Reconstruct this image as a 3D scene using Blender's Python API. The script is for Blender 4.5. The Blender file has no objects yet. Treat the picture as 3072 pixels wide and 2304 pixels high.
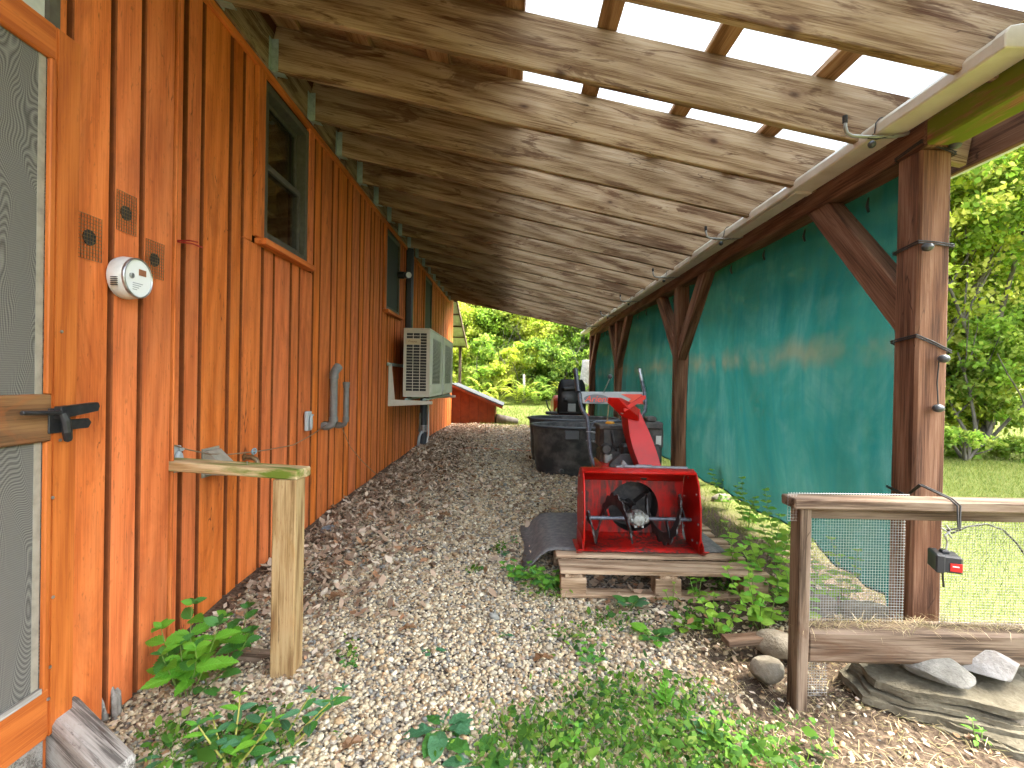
import bpy, bmesh, math, random
import numpy as np
from mathutils import Vector, Matrix

random.seed(7); rng = np.random.default_rng(11)
sc = bpy.context.scene
COL = sc.collection
R = math.radians

# ------------------------------------------------------------------ camera, sky, sun, exposure
CAM_Z = 1.2; FPX = 1517.0
PITCH, ROLL = R(-0.38), R(1.1)
_F = Vector((0, math.cos(PITCH), math.sin(PITCH)))
_U0 = Vector((0, -math.sin(PITCH), math.cos(PITCH))); _R0 = Vector((1, 0, 0))
_U = _U0 * math.cos(ROLL) - _R0 * math.sin(ROLL)
_R = _R0 * math.cos(ROLL) + _U0 * math.sin(ROLL)
cd = bpy.data.cameras.new('camera'); cam = bpy.data.objects.new('camera', cd); COL.objects.link(cam)
cam.matrix_world = Matrix(((_R.x, _U.x, -_F.x, 0), (_R.y, _U.y, -_F.y, 0), (_R.z, _U.z, -_F.z, CAM_Z), (0, 0, 0, 1)))
cd.sensor_width = 36.0; cd.lens = 36.0 * FPX / 3072.0
cd.clip_start = 0.05; cd.clip_end = 2000
sc.camera = cam

SUN_EL, SUN_DIR = R(56), Vector((0.98, 0.02, 0)).normalized()
to_sun = Vector((SUN_DIR.x * math.cos(SUN_EL), SUN_DIR.y * math.cos(SUN_EL), math.sin(SUN_EL)))
world = bpy.data.worlds.new('World'); sc.world = world; world.use_nodes = True
wn = world.node_tree; wn.nodes.clear()
sky = wn.nodes.new('ShaderNodeTexSky'); sky.sky_type = 'NISHITA'; sky.sun_disc = False
sky.sun_elevation = SUN_EL; sky.sun_rotation = math.atan2(SUN_DIR.x, SUN_DIR.y)
sky.air_density = 1.0; sky.dust_density = 4.0; sky.ozone_density = 0.6; sky.altitude = 200
bg = wn.nodes.new('ShaderNodeBackground'); bg.inputs['Strength'].default_value = 0.15
wo = wn.nodes.new('ShaderNodeOutputWorld')
hz = wn.nodes.new('ShaderNodeHueSaturation'); hz.inputs['Saturation'].default_value = 0.5   # thin bright cloud: a paler sky all over
wn.links.new(sky.outputs[0], hz.inputs['Color']); wn.links.new(hz.outputs[0], bg.inputs[0]); wn.links.new(bg.outputs[0], wo.inputs[0])
sl = bpy.data.lights.new('sun', 'SUN'); sl.energy = 1.0; sl.angle = R(12.0); sl.color = (1.0, 0.95, 0.86)
sun = bpy.data.objects.new('sun', sl); COL.objects.link(sun); sun.location = (8, 4, 14)
sun.rotation_euler = to_sun.to_track_quat('Z', 'Y').to_euler()
sc.view_settings.view_transform = 'Standard'; sc.view_settings.look = 'None'
sc.view_settings.exposure = 3.55; sc.view_settings.gamma = 1.0; sc.view_settings.use_curve_mapping = False
sc.cycles.max_bounces = 6; sc.cycles.diffuse_bounces = 3; sc.cycles.glossy_bounces = 2; sc.cycles.transmission_bounces = 4; sc.cycles.transparent_max_bounces = 10
sc.cycles.caustics_reflective = False; sc.cycles.caustics_refractive = False; sc.cycles.use_adaptive_sampling = True; sc.cycles.adaptive_threshold = 0.03
sc.cycles.use_denoising = True

def at(px, py, Y):
    """A point of the place seen at photo pixel (px, py), Y metres in front of the lens."""
    d = _F + _R * ((px - 1536) / FPX) - _U * ((py - 1152) / FPX)
    return Vector((0, 0, CAM_Z)) + d * (Y / d.y)
def atz(px, py, z):
    d = _F + _R * ((px - 1536) / FPX) - _U * ((py - 1152) / FPX)
    return Vector((0, 0, CAM_Z)) + d * ((z - CAM_Z) / d.z)
def atx(px, py, X):
    d = _F + _R * ((px - 1536) / FPX) - _U * ((py - 1152) / FPX)
    return Vector((0, 0, CAM_Z)) + d * (X / d.x)

# ------------------------------------------------------------------ helpers
ORG = {}
def link(o, parent=None, org=None):
    COL.objects.link(o)
    org = Vector(org) if org is not None else (ORG[parent.name].copy() if parent else Vector((0, 0, 0)))
    if parent:
        o.parent = parent; o.location = org - ORG[parent.name]
    else:
        o.location = org
    ORG[o.name] = org
    return o
def tag(o, label, cat=None, group=None, kind=None):
    o['label'] = label
    if cat: o['category'] = cat
    if group: o['group'] = group
    if kind or cat: o['kind'] = kind or 'thing'
    return o
def thing(name, label, cat, loc, group=None):
    o = bpy.data.objects.new(name, None); o.empty_display_size = 0.1
    link(o, None, loc); return tag(o, label, cat, group)

class MB:
    def __init__(s): s.v = []; s.f = []
    def add(s, vs, fs):
        b = len(s.v); s.v += [Vector(v) for v in vs]; s.f += [tuple(b + i for i in f) for f in fs]; return s
    def box(s, x0, x1, y0, y1, z0, z1):
        return s.add([(x0,y0,z0),(x1,y0,z0),(x1,y1,z0),(x0,y1,z0),(x0,y0,z1),(x1,y0,z1),(x1,y1,z1),(x0,y1,z1)],
                     [(0,3,2,1),(4,5,6,7),(0,1,5,4),(1,2,6,5),(2,3,7,6),(3,0,4,7)])
    def bar(s, p0, p1, w, h, up=(0,0,1)):
        p0, p1 = Vector(p0), Vector(p1); x = (p1-p0).normalized(); u = Vector(up)
        y = u.cross(x).normalized(); z = x.cross(y)
        vs = [p + y*(a*w/2) + z*(b*h/2) for p in (p0,p1) for a,b in ((-1,-1),(1,-1),(1,1),(-1,1))]
        return s.add(vs, [(0,3,2,1),(4,5,6,7),(0,1,5,4),(1,2,6,5),(2,3,7,6),(3,0,4,7)])
    def tube(s, pts, r, n=8, cap=True, closed=False):
        pts = [Vector(p) for p in pts]; m = len(pts)
        rs = r if isinstance(r, (list, tuple)) else [r]*m
        b = len(s.v); prev = None
        for i, p in enumerate(pts):
            if closed: t = pts[(i+1) % m] - pts[i-1]
            else: t = pts[min(i+1,m-1)] - pts[max(i-1,0)]
            t = t.normalized() if t.length > 1e-9 else Vector((0,0,1))
            if prev is None:
                a = Vector((0,0,1)) if abs(t.z) < .9 else Vector((1,0,0))
                prev = a.cross(t).normalized()
            u = prev - t*prev.dot(t); u = u.normalized() if u.length > 1e-6 else t.orthogonal().normalized()
            prev = u; w = t.cross(u)
            for k in range(n):
                a = 2*math.pi*k/n; s.v.append(p + (u*math.cos(a) + w*math.sin(a))*rs[i])
        for i in range(m if closed else m-1):
            j = (i+1) % m
            for k in range(n):
                l = (k+1) % n
                s.f.append((b+i*n+k, b+i*n+l, b+j*n+l, b+j*n+k))
        if cap and not closed:
            s.f.append(tuple(b+k for k in reversed(range(n)))); s.f.append(tuple(b+(m-1)*n+k for k in range(n)))
        return s
    def lathe(s, prof, c, axis='Z', n=20, caps=True):
        c = Vector(c); pts = []
        ax = {'X': (Vector((1,0,0)),Vector((0,1,0)),Vector((0,0,1))), 'Y': (Vector((0,1,0)),Vector((0,0,1)),Vector((1,0,0))),
              'Z': (Vector((0,0,1)),Vector((1,0,0)),Vector((0,1,0)))}[axis] if isinstance(axis, str) else axis
        b = len(s.v)
        for r, h in prof:
            for k in range(n):
                a = 2*math.pi*k/n; s.v.append(c + ax[0]*h + (ax[1]*math.cos(a) + ax[2]*math.sin(a))*r)
        for i in range(len(prof)-1):
            for k in range(n):
                l = (k+1) % n; s.f.append((b+i*n+k, b+i*n+l, b+(i+1)*n+l, b+(i+1)*n+k))
        if caps and prof[0][0] > 1e-5: s.f.append(tuple(b+k for k in reversed(range(n))))
        if caps and prof[-1][0] > 1e-5: s.f.append(tuple(b+(len(prof)-1)*n+k for k in range(n)))
        return s
    def prism(s, poly, d):
        """poly: list of 3D points (planar), extruded by vector d"""
        n = len(poly); d = Vector(d); b = len(s.v)
        s.v += [Vector(p) for p in poly] + [Vector(p)+d for p in poly]
        s.f.append(tuple(b+i for i in reversed(range(n)))); s.f.append(tuple(b+n+i for i in range(n)))
        for i in range(n):
            j = (i+1) % n; s.f.append((b+i, b+j, b+n+j, b+n+i))
        return s
    def grid(s, rows):
        """rows: list of equal-length point lists -> quad sheet"""
        b = len(s.v); m = len(rows[0])
        for r in rows: s.v += [Vector(p) for p in r]
        for i in range(len(rows)-1):
            for k in range(m-1):
                s.f.append((b+i*m+k, b+i*m+k+1, b+(i+1)*m+k+1, b+(i+1)*m+k))
        return s
    def build(s, name, mat, parent=None, org=None, smooth=False, bevel=0.0, solid=0.0, sub=0, auto=None):
        if org is None:
            if parent: org = ORG[parent.name]
            else:
                lo = Vector((min(v.x for v in s.v), min(v.y for v in s.v), min(v.z for v in s.v)))
                hi = Vector((max(v.x for v in s.v), max(v.y for v in s.v), max(v.z for v in s.v)))
                org = Vector(((lo.x+hi.x)/2, (lo.y+hi.y)/2, lo.z))
        org = Vector(org)
        me = bpy.data.meshes.new(name); me.from_pydata([v-org for v in s.v], [], s.f)
        bm = bmesh.new(); bm.from_mesh(me); bmesh.ops.recalc_face_normals(bm, faces=bm.faces)
        if bevel:
            ed = [e for e in bm.edges if len(e.link_faces) == 2 and e.calc_face_angle(0) > 0.6]
            if ed: bmesh.ops.bevel(bm, geom=ed, offset=bevel, segments=1, affect='EDGES', clamp_overlap=True)
        bm.to_mesh(me); bm.free()
        if smooth:
            me.polygons.foreach_set('use_smooth', [True]*len(me.polygons))
        me.materials.append(M[mat] if isinstance(mat, str) else mat)
        o = bpy.data.objects.new(name, me); link(o, parent, org)
        if solid:
            md = o.modifiers.new('thickness', 'SOLIDIFY'); md.thickness = solid; md.offset = 0
        if sub:
            md = o.modifiers.new('smoothing', 'SUBSURF'); md.levels = sub; md.render_levels = sub
        if auto and smooth:
            md = o.modifiers.new('edges', 'EDGE_SPLIT'); md.split_angle = R(auto)
        return o

_lum = {}
EDGE = {'siding': 'siding_edge_shade'}
def lumber(name, p0, p1, w, h, mat, parent=None, up=(0,0,1), bevel=0.003, seg=1):
    """A sawn timber: local X along its length (grain), local Y width w, local Z height h."""
    p0, p1 = Vector(p0), Vector(p1); L = (p1-p0).length
    key = (round(L,3), round(w,4), round(h,4), bevel, mat, name in ('board', 'batten'))
    me = _lum.get(key)
    if me is None:
        bm = bmesh.new(); bmesh.ops.create_cube(bm, size=1.0)
        for v in bm.verts: v.co = Vector((v.co.x*L, v.co.y*w, v.co.z*h))
        if bevel: bmesh.ops.bevel(bm, geom=list(bm.edges), offset=bevel, segments=seg, affect='EDGES')
        me = bpy.data.meshes.new(name); bm.to_mesh(me); bm.free(); me.materials.append(M[mat]); _lum[key] = me
        if name in ('board', 'batten') and mat in EDGE:      # side faces coloured darker to paint the groove shade between boards
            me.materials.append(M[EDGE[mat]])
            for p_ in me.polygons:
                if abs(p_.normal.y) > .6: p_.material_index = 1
    x = (p1-p0).normalized(); u = Vector(up); y = u.cross(x).normalized(); z = x.cross(y)
    o = bpy.data.objects.new(name, me); c = (p0+p1)/2
    link(o, parent, c)
    o.rotation_euler = Matrix((x, y, z)).transposed().to_euler()
    return o

def bulk(name, bv, bf, P, Rm, S, col, mat, parent=None, org=(0,0,0), jit=0.0, smooth=False):
    """n copies of a small base shape written straight into one mesh, each with its own colour."""
    n = len(P); bv = np.asarray(bv, float); nv = len(bv); bf = np.asarray(bf, int); k = bf.shape[1]; nf = len(bf)
    V = bv[None]*np.ones((n,1,1))
    if jit: V = V*(1 + rng.uniform(-jit, jit, (n, nv, 1)))
    V = V*np.asarray(S)[:,None,:]
    V = np.einsum('nij,nvj->nvi', Rm, V) + np.asarray(P)[:,None,:] - np.asarray(org)[None,None,:]
    Fi = (bf[None] + (np.arange(n)*nv)[:,None,None]).reshape(-1)
    me = bpy.data.meshes.new(name)
    me.vertices.add(n*nv); me.vertices.foreach_set('co', V.reshape(-1).astype(np.float32))
    me.loops.add(n*nf*k); me.loops.foreach_set('vertex_index', Fi.astype(np.int32))
    me.polygons.add(n*nf); me.polygons.foreach_set('loop_start', (np.arange(n*nf)*k).astype(np.int32))
    if smooth: me.polygons.foreach_set('use_smooth', np.ones(n*nf, bool))
    at_ = me.attributes.new('Col', 'FLOAT_COLOR', 'POINT')
    c = np.ones((n, nv, 4), np.float32); c[:,:,:3] = np.asarray(col)[:,None,:]
    at_.data.foreach_set('color', c.reshape(-1))
    me.update(calc_edges=True); me.validate()
    me.materials.append(M[mat])
    o = bpy.data.objects.new(name, me); link(o, parent, org); return o

def rot_from(nrm, spin):
    """rotation matrices whose z axis is nrm (n,3), spun about it"""
    n = nrm/np.linalg.norm(nrm, axis=1, keepdims=True)
    a = np.where(np.abs(n[:,2:3]) < .9, np.array([[0,0,1.]]), np.array([[1.,0,0]]))
    x = np.cross(a, n); x /= np.linalg.norm(x, axis=1, keepdims=True); y = np.cross(n, x)
    c, s_ = np.cos(spin)[:,None], np.sin(spin)[:,None]
    return np.stack([x*c + y*s_, -x*s_ + y*c, n], axis=2)
def rot_dir(d, up):
    """x axis along d, z axis near up"""
    d = d/np.linalg.norm(d, axis=1, keepdims=True)
    y = np.cross(up, d); y /= np.linalg.norm(y, axis=1, keepdims=True)+1e-9
    return np.stack([d, y, np.cross(d, y)], axis=2)

# ------------------------------------------------------------------ materials
M = {}
def mat_new(name):
    m = bpy.data.materials.new(name); m.use_nodes = True; nt = m.node_tree; nt.nodes.clear()
    out = nt.nodes.new('ShaderNodeOutputMaterial'); M[name] = m; return m, nt, out
class NT:
    def __init__(s, nt): s.nt = nt
    def n(s, t, **kw):
        nd = s.nt.nodes.new(t)
        for k, v in kw.items():
            if k.startswith('i_'):
                key = k[2:]; key = int(key) if key.isdigit() else key.replace('_', ' ')
                nd.inputs[key].default_value = v
            else: setattr(nd, k, v)
        return nd
    def l(s, a, b): s.nt.links.new(a, b)
    def math(s, op, a, b=None, c=None, clamp=False):
        nd = s.nt.nodes.new('ShaderNodeMath'); nd.operation = op; nd.use_clamp = clamp
        for i, x in enumerate((a, b, c)):
            if x is None: continue
            if isinstance(x, (int, float)): nd.inputs[i].default_value = x
            else: s.l(x, nd.inputs[i])
        return nd.outputs[0]
    def mix(s, fac, a, b, blend='MIX'):
        nd = s.nt.nodes.new('ShaderNodeMix'); nd.data_type = 'RGBA'; nd.blend_type = blend
        for sock, x in ((nd.inputs[0], fac), (nd.inputs[6], a), (nd.inputs[7], b)):
            if isinstance(x, (int, float)): sock.default_value = x
            elif isinstance(x, (tuple, list)): sock.default_value = (*x[:3], 1)
            else: s.l(x, sock)
        return nd.outputs[2]
    def ramp(s, fac, stops, interp='LINEAR'):
        nd = s.nt.nodes.new('ShaderNodeValToRGB'); cr = nd.color_ramp; cr.interpolation = interp
        while len(cr.elements) < len(stops): cr.elements.new(0.5)
        for e, (p, c) in zip(cr.elements, stops):
            e.position = p; e.color = (*c[:3], 1) if isinstance(c, (tuple, list)) else (c, c, c, 1)
        s.l(fac, nd.inputs[0]); return nd.outputs[0]
    def maprange(s, v, a, b, c=0.0, d=1.0):
        nd = s.nt.nodes.new('ShaderNodeMapRange'); nd.clamp = True
        s.l(v, nd.inputs[0])
        for i, x in zip((1,2,3,4), (a,b,c,d)): nd.inputs[i].default_value = x
        return nd.outputs[0]
    def noise(s, vec, scale=5, detail=4, rough=.55, dist=0.0):
        nd = s.n('ShaderNodeTexNoise'); nd.inputs['Scale'].default_value = scale; nd.inputs['Detail'].default_value = detail
        nd.inputs['Roughness'].default_value = rough; nd.inputs['Distortion'].default_value = dist
        s.l(vec, nd.inputs['Vector']); return nd.outputs[0]
    def scale(s, vec, sv):
        nd = s.nt.nodes.new('ShaderNodeVectorMath'); nd.operation = 'MULTIPLY'; s.l(vec, nd.inputs[0]); nd.inputs[1].default_value = sv
        return nd.outputs[0]
    def coords(s, random_off=True):
        tc = s.n('ShaderNodeTexCoord')
        if not random_off: return tc.outputs['Object'], None
        oi = s.n('ShaderNodeObjectInfo')
        nd = s.nt.nodes.new('ShaderNodeVectorMath'); nd.operation = 'MULTIPLY_ADD'
        cx = s.n('ShaderNodeCombineXYZ')
        for i in range(3): s.l(oi.outputs['Random'], cx.inputs[i])
        s.l(cx.outputs[0], nd.inputs[0]); nd.inputs[1].default_value = (83., 41., 59.); s.l(tc.outputs['Object'], nd.inputs[2])
        return nd.outputs[0], oi.outputs['Random']
    def bump(s, h, strength=.3, dist=.01):
        nd = s.n('ShaderNodeBump'); nd.inputs['Strength'].default_value = strength; nd.inputs['Distance'].default_value = dist
        s.l(h, nd.inputs['Height']); return nd.outputs[0]
    def principled(s, out, col, rough=.7, metal=0., normal=None, spec=.4, coat=0., trans=0.):
        p = s.n('ShaderNodeBsdfPrincipled')
        for k, x in (('Base Color', col), ('Roughness', rough), ('Metallic', metal)):
            if isinstance(x, (int, float)): p.inputs[k].default_value = x
            elif isinstance(x, (tuple, list)): p.inputs[k].default_value = (*x[:3], 1)
            else: s.l(x, p.inputs[k])
        p.inputs['Specular IOR Level'].default_value = spec; p.inputs['Coat Weight'].default_value = coat
        if normal is not None: s.l(normal, p.inputs['Normal'])
        if out is not None: s.l(p.outputs[0], out.inputs[0])
        return p

def wood(name, cols, gx=1.3, gy=26., wave=7., knots=None, knot_col=(.06,.025,.012), stain=None, stain_amt=(.58,.72),
         stain_sc=(1.2,4.,4.), rough=.82, var=.25, bump=.35, speck=None, moss=None, moss_amt=(.5,.65), satvar=.0, grime=None, crack=None):
    m, nt, out = mat_new(name); k = NT(nt)
    v, rnd = k.coords()
    g1 = k.noise(k.scale(v, (gx*1.5, gy*1.3, gy*1.3)), 1.6, 5, .70, .25); g2 = k.noise(k.scale(v, (gx*2.2, gy*5., gy*5.)), 1.6, 2, .6)
    wv = k.n('ShaderNodeTexWave'); wv.wave_type = 'BANDS'; wv.bands_direction = 'DIAGONAL'
    wv.inputs['Scale'].default_value = wave; wv.inputs['Distortion'].default_value = 5.5; wv.inputs['Detail'].default_value = 3
    wv.inputs['Detail Scale'].default_value = .9; wv.inputs['Detail Roughness'].default_value = .6
    k.l(k.scale(v, (.12, 1., 1.)), wv.inputs['Vector'])
    fac = k.math('ADD', k.math('ADD', k.math('MULTIPLY', g1, .48), k.math('MULTIPLY', g2, .38)), k.math('MULTIPLY', wv.outputs[1], .14))
    fac = k.maprange(fac, .24, .76)
    col = k.ramp(fac, cols)
    if stain:
        st = k.noise(k.scale(v, stain_sc), 1.5, 5, .7, .9)
        stf = k.math('MULTIPLY', k.maprange(st, *stain_amt), k.maprange(g1, .3, .75, 1.0, .35))
        col = k.mix(stf, col, stain)
    if knots:
        ax, dens = knots   # ax: which local axis is ignored
        sv = [dens, dens*1.8, dens*1.8]; sv[ax] = 0.0
        vo = k.n('ShaderNodeTexVoronoi'); vo.inputs['Scale'].default_value = 1.0; vo.inputs['Randomness'].default_value = 1.0
        wob = k.noise(k.scale(v, (9, 9, 9)), 1., 2, .5)
        k.l(k.scale(v, tuple(sv)), vo.inputs['Vector'])
        d = k.math('ADD', vo.outputs['Distance'], k.math('MULTIPLY', k.math('SUBTRACT', wob, .5), .12))
        halo = k.maprange(d, .08, .24, 1, 0); core = k.maprange(d, .03, .085, 1, 0)
        col = k.mix(k.math('MULTIPLY', halo, .45), col, tuple(c*2.6 for c in knot_col))
        col = k.mix(k.math('MULTIPLY', core, .85), col, knot_col)
    if speck:
        sp = k.noise(k.scale(v, (22, 75, 75)), 1., 3, .65)
        col = k.mix(k.math('MULTIPLY', k.maprange(sp, .61, .70), speck[1]), col, speck[0])
    if grime:
        gr = k.noise(k.scale(v, (1.4, 3., 3.)), 1.3, 5, .6)
        col = k.mix(k.math('MULTIPLY', k.maprange(gr, .48, .75), grime[1]), col, grime[0])
    if crack:
        ck = k.noise(k.scale(v, (.9, crack[0], crack[0])), 1.0, 3, .55, .4)
        cl = k.maprange(k.math('ABSOLUTE', k.math('SUBTRACT', ck, .5)), .0, crack[1], 1, 0)
        cl = k.math('MULTIPLY', cl, k.maprange(k.noise(k.scale(v, (1.1, 5., 5.)), 1.0, 2, .5), .50, .60)); col = k.mix(k.math('MULTIPLY', cl, .85), col, (.035,.016,.008))
    if moss:
        mo = k.noise(k.scale(v, (3., 14., 14.)), 1.2, 5, .6)
        col = k.mix(k.maprange(mo, *moss_amt), col, moss)
    hsv = k.n('ShaderNodeHueSaturation'); k.l(col, hsv.inputs['Color'])
    k.l(k.math('ADD', k.math('MULTIPLY', k.math('SUBTRACT', rnd, .5), var), 1.0), hsv.inputs['Value'])
    if satvar:
        r2 = k.math('FRACT', k.math('MULTIPLY', rnd, 7.31))
        k.l(k.math('ADD', k.math('MULTIPLY', k.math('SUBTRACT', r2, .5), satvar), 1.0), hsv.inputs['Saturation'])
        k.l(k.math('ADD', k.math('MULTIPLY', k.math('SUBTRACT', r2, .5), .005), .5), hsv.inputs['Hue'])
    bp = k.bump(k.math('ADD', g1, k.math('MULTIPLY', g2, .5)), bump, .004)
    k.principled(out, hsv.outputs[0], rough, normal=bp, spec=.25)
    return m

wood('siding', [(.26,(.52,.118,.022)),(.48,(.66,.168,.034)),(.70,(.75,.21,.050))], gx=1.0, gy=24, wave=5, speck=((.14,.036,.009),.42), crack=(11.,.006),
     stain=(.33,.062,.008), stain_amt=(.50,.72), stain_sc=(.8,3.,3.), rough=.66, var=.17, bump=.3, satvar=.05, grime=((.36,.12,.045),.5), knots=(2,1.3), knot_col=(.20,.045,.008))
wood('door_wood', [(.28,(.34,.080,.014)),(.5,(.44,.115,.020)),(.75,(.52,.148,.03))], gx=1.0, gy=26, wave=6, rough=.55, var=.08, bump=.2,
     speck=((.2,.06,.01),.3))
wood('door_rail_worn', [(.25,(.10,.046,.018)),(.5,(.18,.086,.034)),(.8,(.26,.135,.055))], gx=1.0, gy=24, wave=6, rough=.7, var=.08,
     stain=(.34,.095,.02), stain_amt=(.56,.70), grime=((.07,.042,.024),.7))
wood('rafter_wood', [(.22,(.125,.064,.026)),(.42,(.26,.170,.088)),(.58,(.36,.252,.145)),(.80,(.44,.33,.205))], gx=1.1, gy=24, wave=5., crack=(8.,.005),
     knots=(1,2.1), knot_col=(.05,.022,.010), stain=(.085,.034,.012), stain_amt=(.53,.59), stain_sc=(1.0,6.,6.5), var=.22, grime=((.22,.14,.07),.55), rough=.8, bump=.4)
wood('purlin_wood', [(.25,(.17,.085,.035)),(.5,(.30,.165,.075)),(.8,(.42,.26,.13))], gx=1.2, gy=24, wave=5, var=.25, stain=(.08,.035,.014))
wood('cedar', [(.24,(.060,.026,.013)),(.45,(.14,.064,.033)),(.6,(.195,.098,.054)),(.8,(.25,.138,.083))], gx=1.1, gy=26, wave=5, crack=(9.,.010),
     knots=(1,1.5), knot_col=(.06,.022,.012), stain=(.13,.05,.022), stain_amt=(.52,.72), stain_sc=(.9,5,5), var=.2, rough=.8, bump=.5)
wood('cedar_mossy', [(.22,(.16,.065,.028)),(.45,(.27,.125,.062)),(.7,(.36,.19,.095))], gx=1.1, gy=24, wave=5, var=.1,
     moss=(.14,.17,.012), moss_amt=(.36,.5))
wood('post_pine', [(.24,(.18,.10,.038)),(.45,(.33,.215,.092)),(.64,(.42,.29,.138))], gx=1.4, gy=26, wave=8, crack=(10.,.006), knots=(1,2.2), knot_col=(.16,.07,.02),
     stain=(.30,.16,.05), stain_amt=(.55,.75), var=.1, speck=((.16,.08,.03),.4))
wood('rail_pine_mossy', [(.22,(.28,.18,.075)),(.45,(.42,.30,.15)),(.7,(.55,.42,.24))], gx=1.4, gy=24, wave=8, var=.1,
     moss=(.12,.17,.018), moss_amt=(.44,.58))
wood('pallet_wood', [(.28,(.17,.105,.055)),(.45,(.34,.23,.14)),(.66,(.47,.345,.225))], gx=1.2, gy=22, wave=6, knots=(2,1.8), var=.3,
     stain=(.13,.075,.035), stain_amt=(.5,.7), grime=((.11,.07,.04),.5))
wood('fence_wood', [(.30,(.055,.035,.021)),(.45,(.125,.084,.054)),(.66,(.20,.145,.10))], gx=1.2, gy=24, wave=6, crack=(10.,.010), knots=(2,1.6), var=.25,
     stain=(.10,.05,.024), stain_amt=(.5,.68), stain_sc=(1.2,7,7))
wood('gray_wood', [(.28,(.11,.10,.085)),(.45,(.28,.26,.225)),(.66,(.40,.375,.33))], gx=1.2, gy=26, wave=6, crack=(9.,.012), knots=(2,1.6), knot_col=(.12,.07,.04), var=.1,
     stain=(.20,.16,.12), stain_amt=(.5,.7), speck=((.06,.05,.04),.5), bump=.7)
wood('interior_wood', [(.22,(.36,.20,.05)),(.5,(.50,.30,.09)),(.8,(.58,.37,.13))], var=.1)

def simple(name, col, rough=.5, metal=0., spec=.4, coat=0., noise=None, bump=0., nscale=20.):
    m, nt, out = mat_new(name); k = NT(nt)
    v, _ = k.coords(); c = col; nrm = None
    if noise:
        f = k.maprange(k.noise(v, nscale, 6, .65, .2), .42, .7); c = k.mix(f, col, noise)
    if bump: nrm = k.bump(k.noise(v, nscale*4, 4, .6), bump, .004)
    k.principled(out, c, rough, metal, nrm, spec, coat); return m
def _red_paint():
    m, nt, out = mat_new('red_paint'); k = NT(nt); v, _ = k.coords()
    big = k.noise(v, 7., 4, .6); sc1 = k.noise(k.scale(v, (30., 30., 90.)), 1.2, 4, .7); chip = k.noise(v, 55., 5, .7)
    col = k.mix(k.maprange(big, .42, .66), (.46,.0075,.004), (.36,.010,.006))
    dust = k.math('MULTIPLY', k.maprange(sc1, .54, .70), k.maprange(big, .45, .62)); col = k.mix(k.math('MULTIPLY', dust, .45), col, (.20,.07,.045))
    ch = k.math('MULTIPLY', k.maprange(chip, .66, .70), k.maprange(big, .46, .58)); col = k.mix(ch, col, (.07,.045,.035))
    k.principled(out, col, k.math('ADD', .38, k.math('MULTIPLY', dust, .35)), normal=k.bump(chip, .12, .002), spec=.3)
_red_paint()
def _red_dirty():
    m, nt, out = mat_new('red_dirty'); k = NT(nt); v, _ = k.coords(False)
    st = k.noise(k.scale(v, (26., 26., 3.)), 1.4, 5, .65); bl = k.noise(v, 5., 4, .6)
    f = k.math('MULTIPLY', k.maprange(st, .40, .53), k.maprange(bl, .36, .54)); rust = k.math('MULTIPLY', k.maprange(st, .42, .56), k.maprange(bl, .38, .62))
    col = k.mix(k.math('MULTIPLY', rust, .5), (.44,.008,.004), (.28,.035,.010)); col = k.mix(k.math('MULTIPLY', f, .9), col, (.035,.022,.018))
    k.principled(out, col, .5, normal=k.bump(f, .2, .003), spec=.3)
_red_dirty()
simple('black_metal', (.012,.012,.014), .42, spec=.5, noise=(.03,.028,.026), nscale=30)
simple('gray_metal', (.20,.20,.21), .5, metal=.6, noise=(.12,.11,.10), nscale=25)
simple('steel', (.45,.45,.45), .38, metal=.9, noise=(.25,.22,.2), nscale=40)
simple('gear_alloy', (.36,.37,.34), .55, metal=.5, noise=(.14,.13,.10), nscale=35, bump=.5)
simple('handle_black', (.025,.028,.035), .35, spec=.6)
simple('handle_tube', (.14,.155,.18), .38, metal=.4, noise=(.05,.05,.06), nscale=30)
simple('engine_black', (.018,.017,.017), .5, noise=(.07,.06,.05), nscale=16)
simple('dust_black', (.035,.033,.031), .6, noise=(.10,.088,.075), nscale=14)
simple('yellow_cap', (.75,.33,.01), .4)
simple('rubber', (.018,.018,.018), .75, noise=(.05,.045,.04), nscale=25)
simple('tank_rim', (.085,.09,.097), .42, spec=.45)
simple('tank_black', (.030,.032,.034), .42, spec=.5, noise=(.15,.142,.132), nscale=6)
simple('seat_vinyl', (.010,.010,.011), .32, spec=.5)
simple('mower_orange', (.55,.05,.01), .35, coat=.3)
simple('mat_rubber', (.11,.108,.105), .9, noise=(.20,.185,.165), nscale=30, bump=.8)
simple('ac_cream', (.58,.57,.47), .42, noise=(.50,.48,.37), nscale=4)
simple('ac_dark', (.03,.032,.03), .6)
simple('ac_badge', (.55,.47,.30), .4)
simple('ac_script', (.16,.11,.05), .45)
simple('cream_vinyl', (.66,.62,.50), .38, spec=.45, noise=(.55,.50,.36), nscale=5)
simple('galvanized', (.36,.46,.43), .5, metal=.25, noise=(.26,.33,.28), nscale=30)
simple('box_gray', (.42,.46,.47), .45, noise=(.34,.37,.37), nscale=20)
simple('pvc_gray', (.17,.165,.15), .5, noise=(.11,.105,.095), nscale=16)
simple('pipe_dark', (.035,.042,.05), .4, spec=.5)
simple('hood_tan', (.30,.27,.21), .55, noise=(.2,.18,.14), nscale=20)
simple('brass', (.28,.19,.09), .45, metal=.7, noise=(.10,.075,.05), nscale=50)
simple('valve_blue', (.22,.32,.36), .5)
simple('cord_black', (.02,.018,.016), .6)
simple('cord_brown', (.22,.15,.09), .6)
simple('cord_orange', (.55,.12,.04), .55)
simple('wire_red', (.32,.02,.015), .45)
simple('ball_black', (.045,.05,.052), .38, spec=.5)
simple('hook_gray', (.32,.33,.30), .4, metal=.4)
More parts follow.
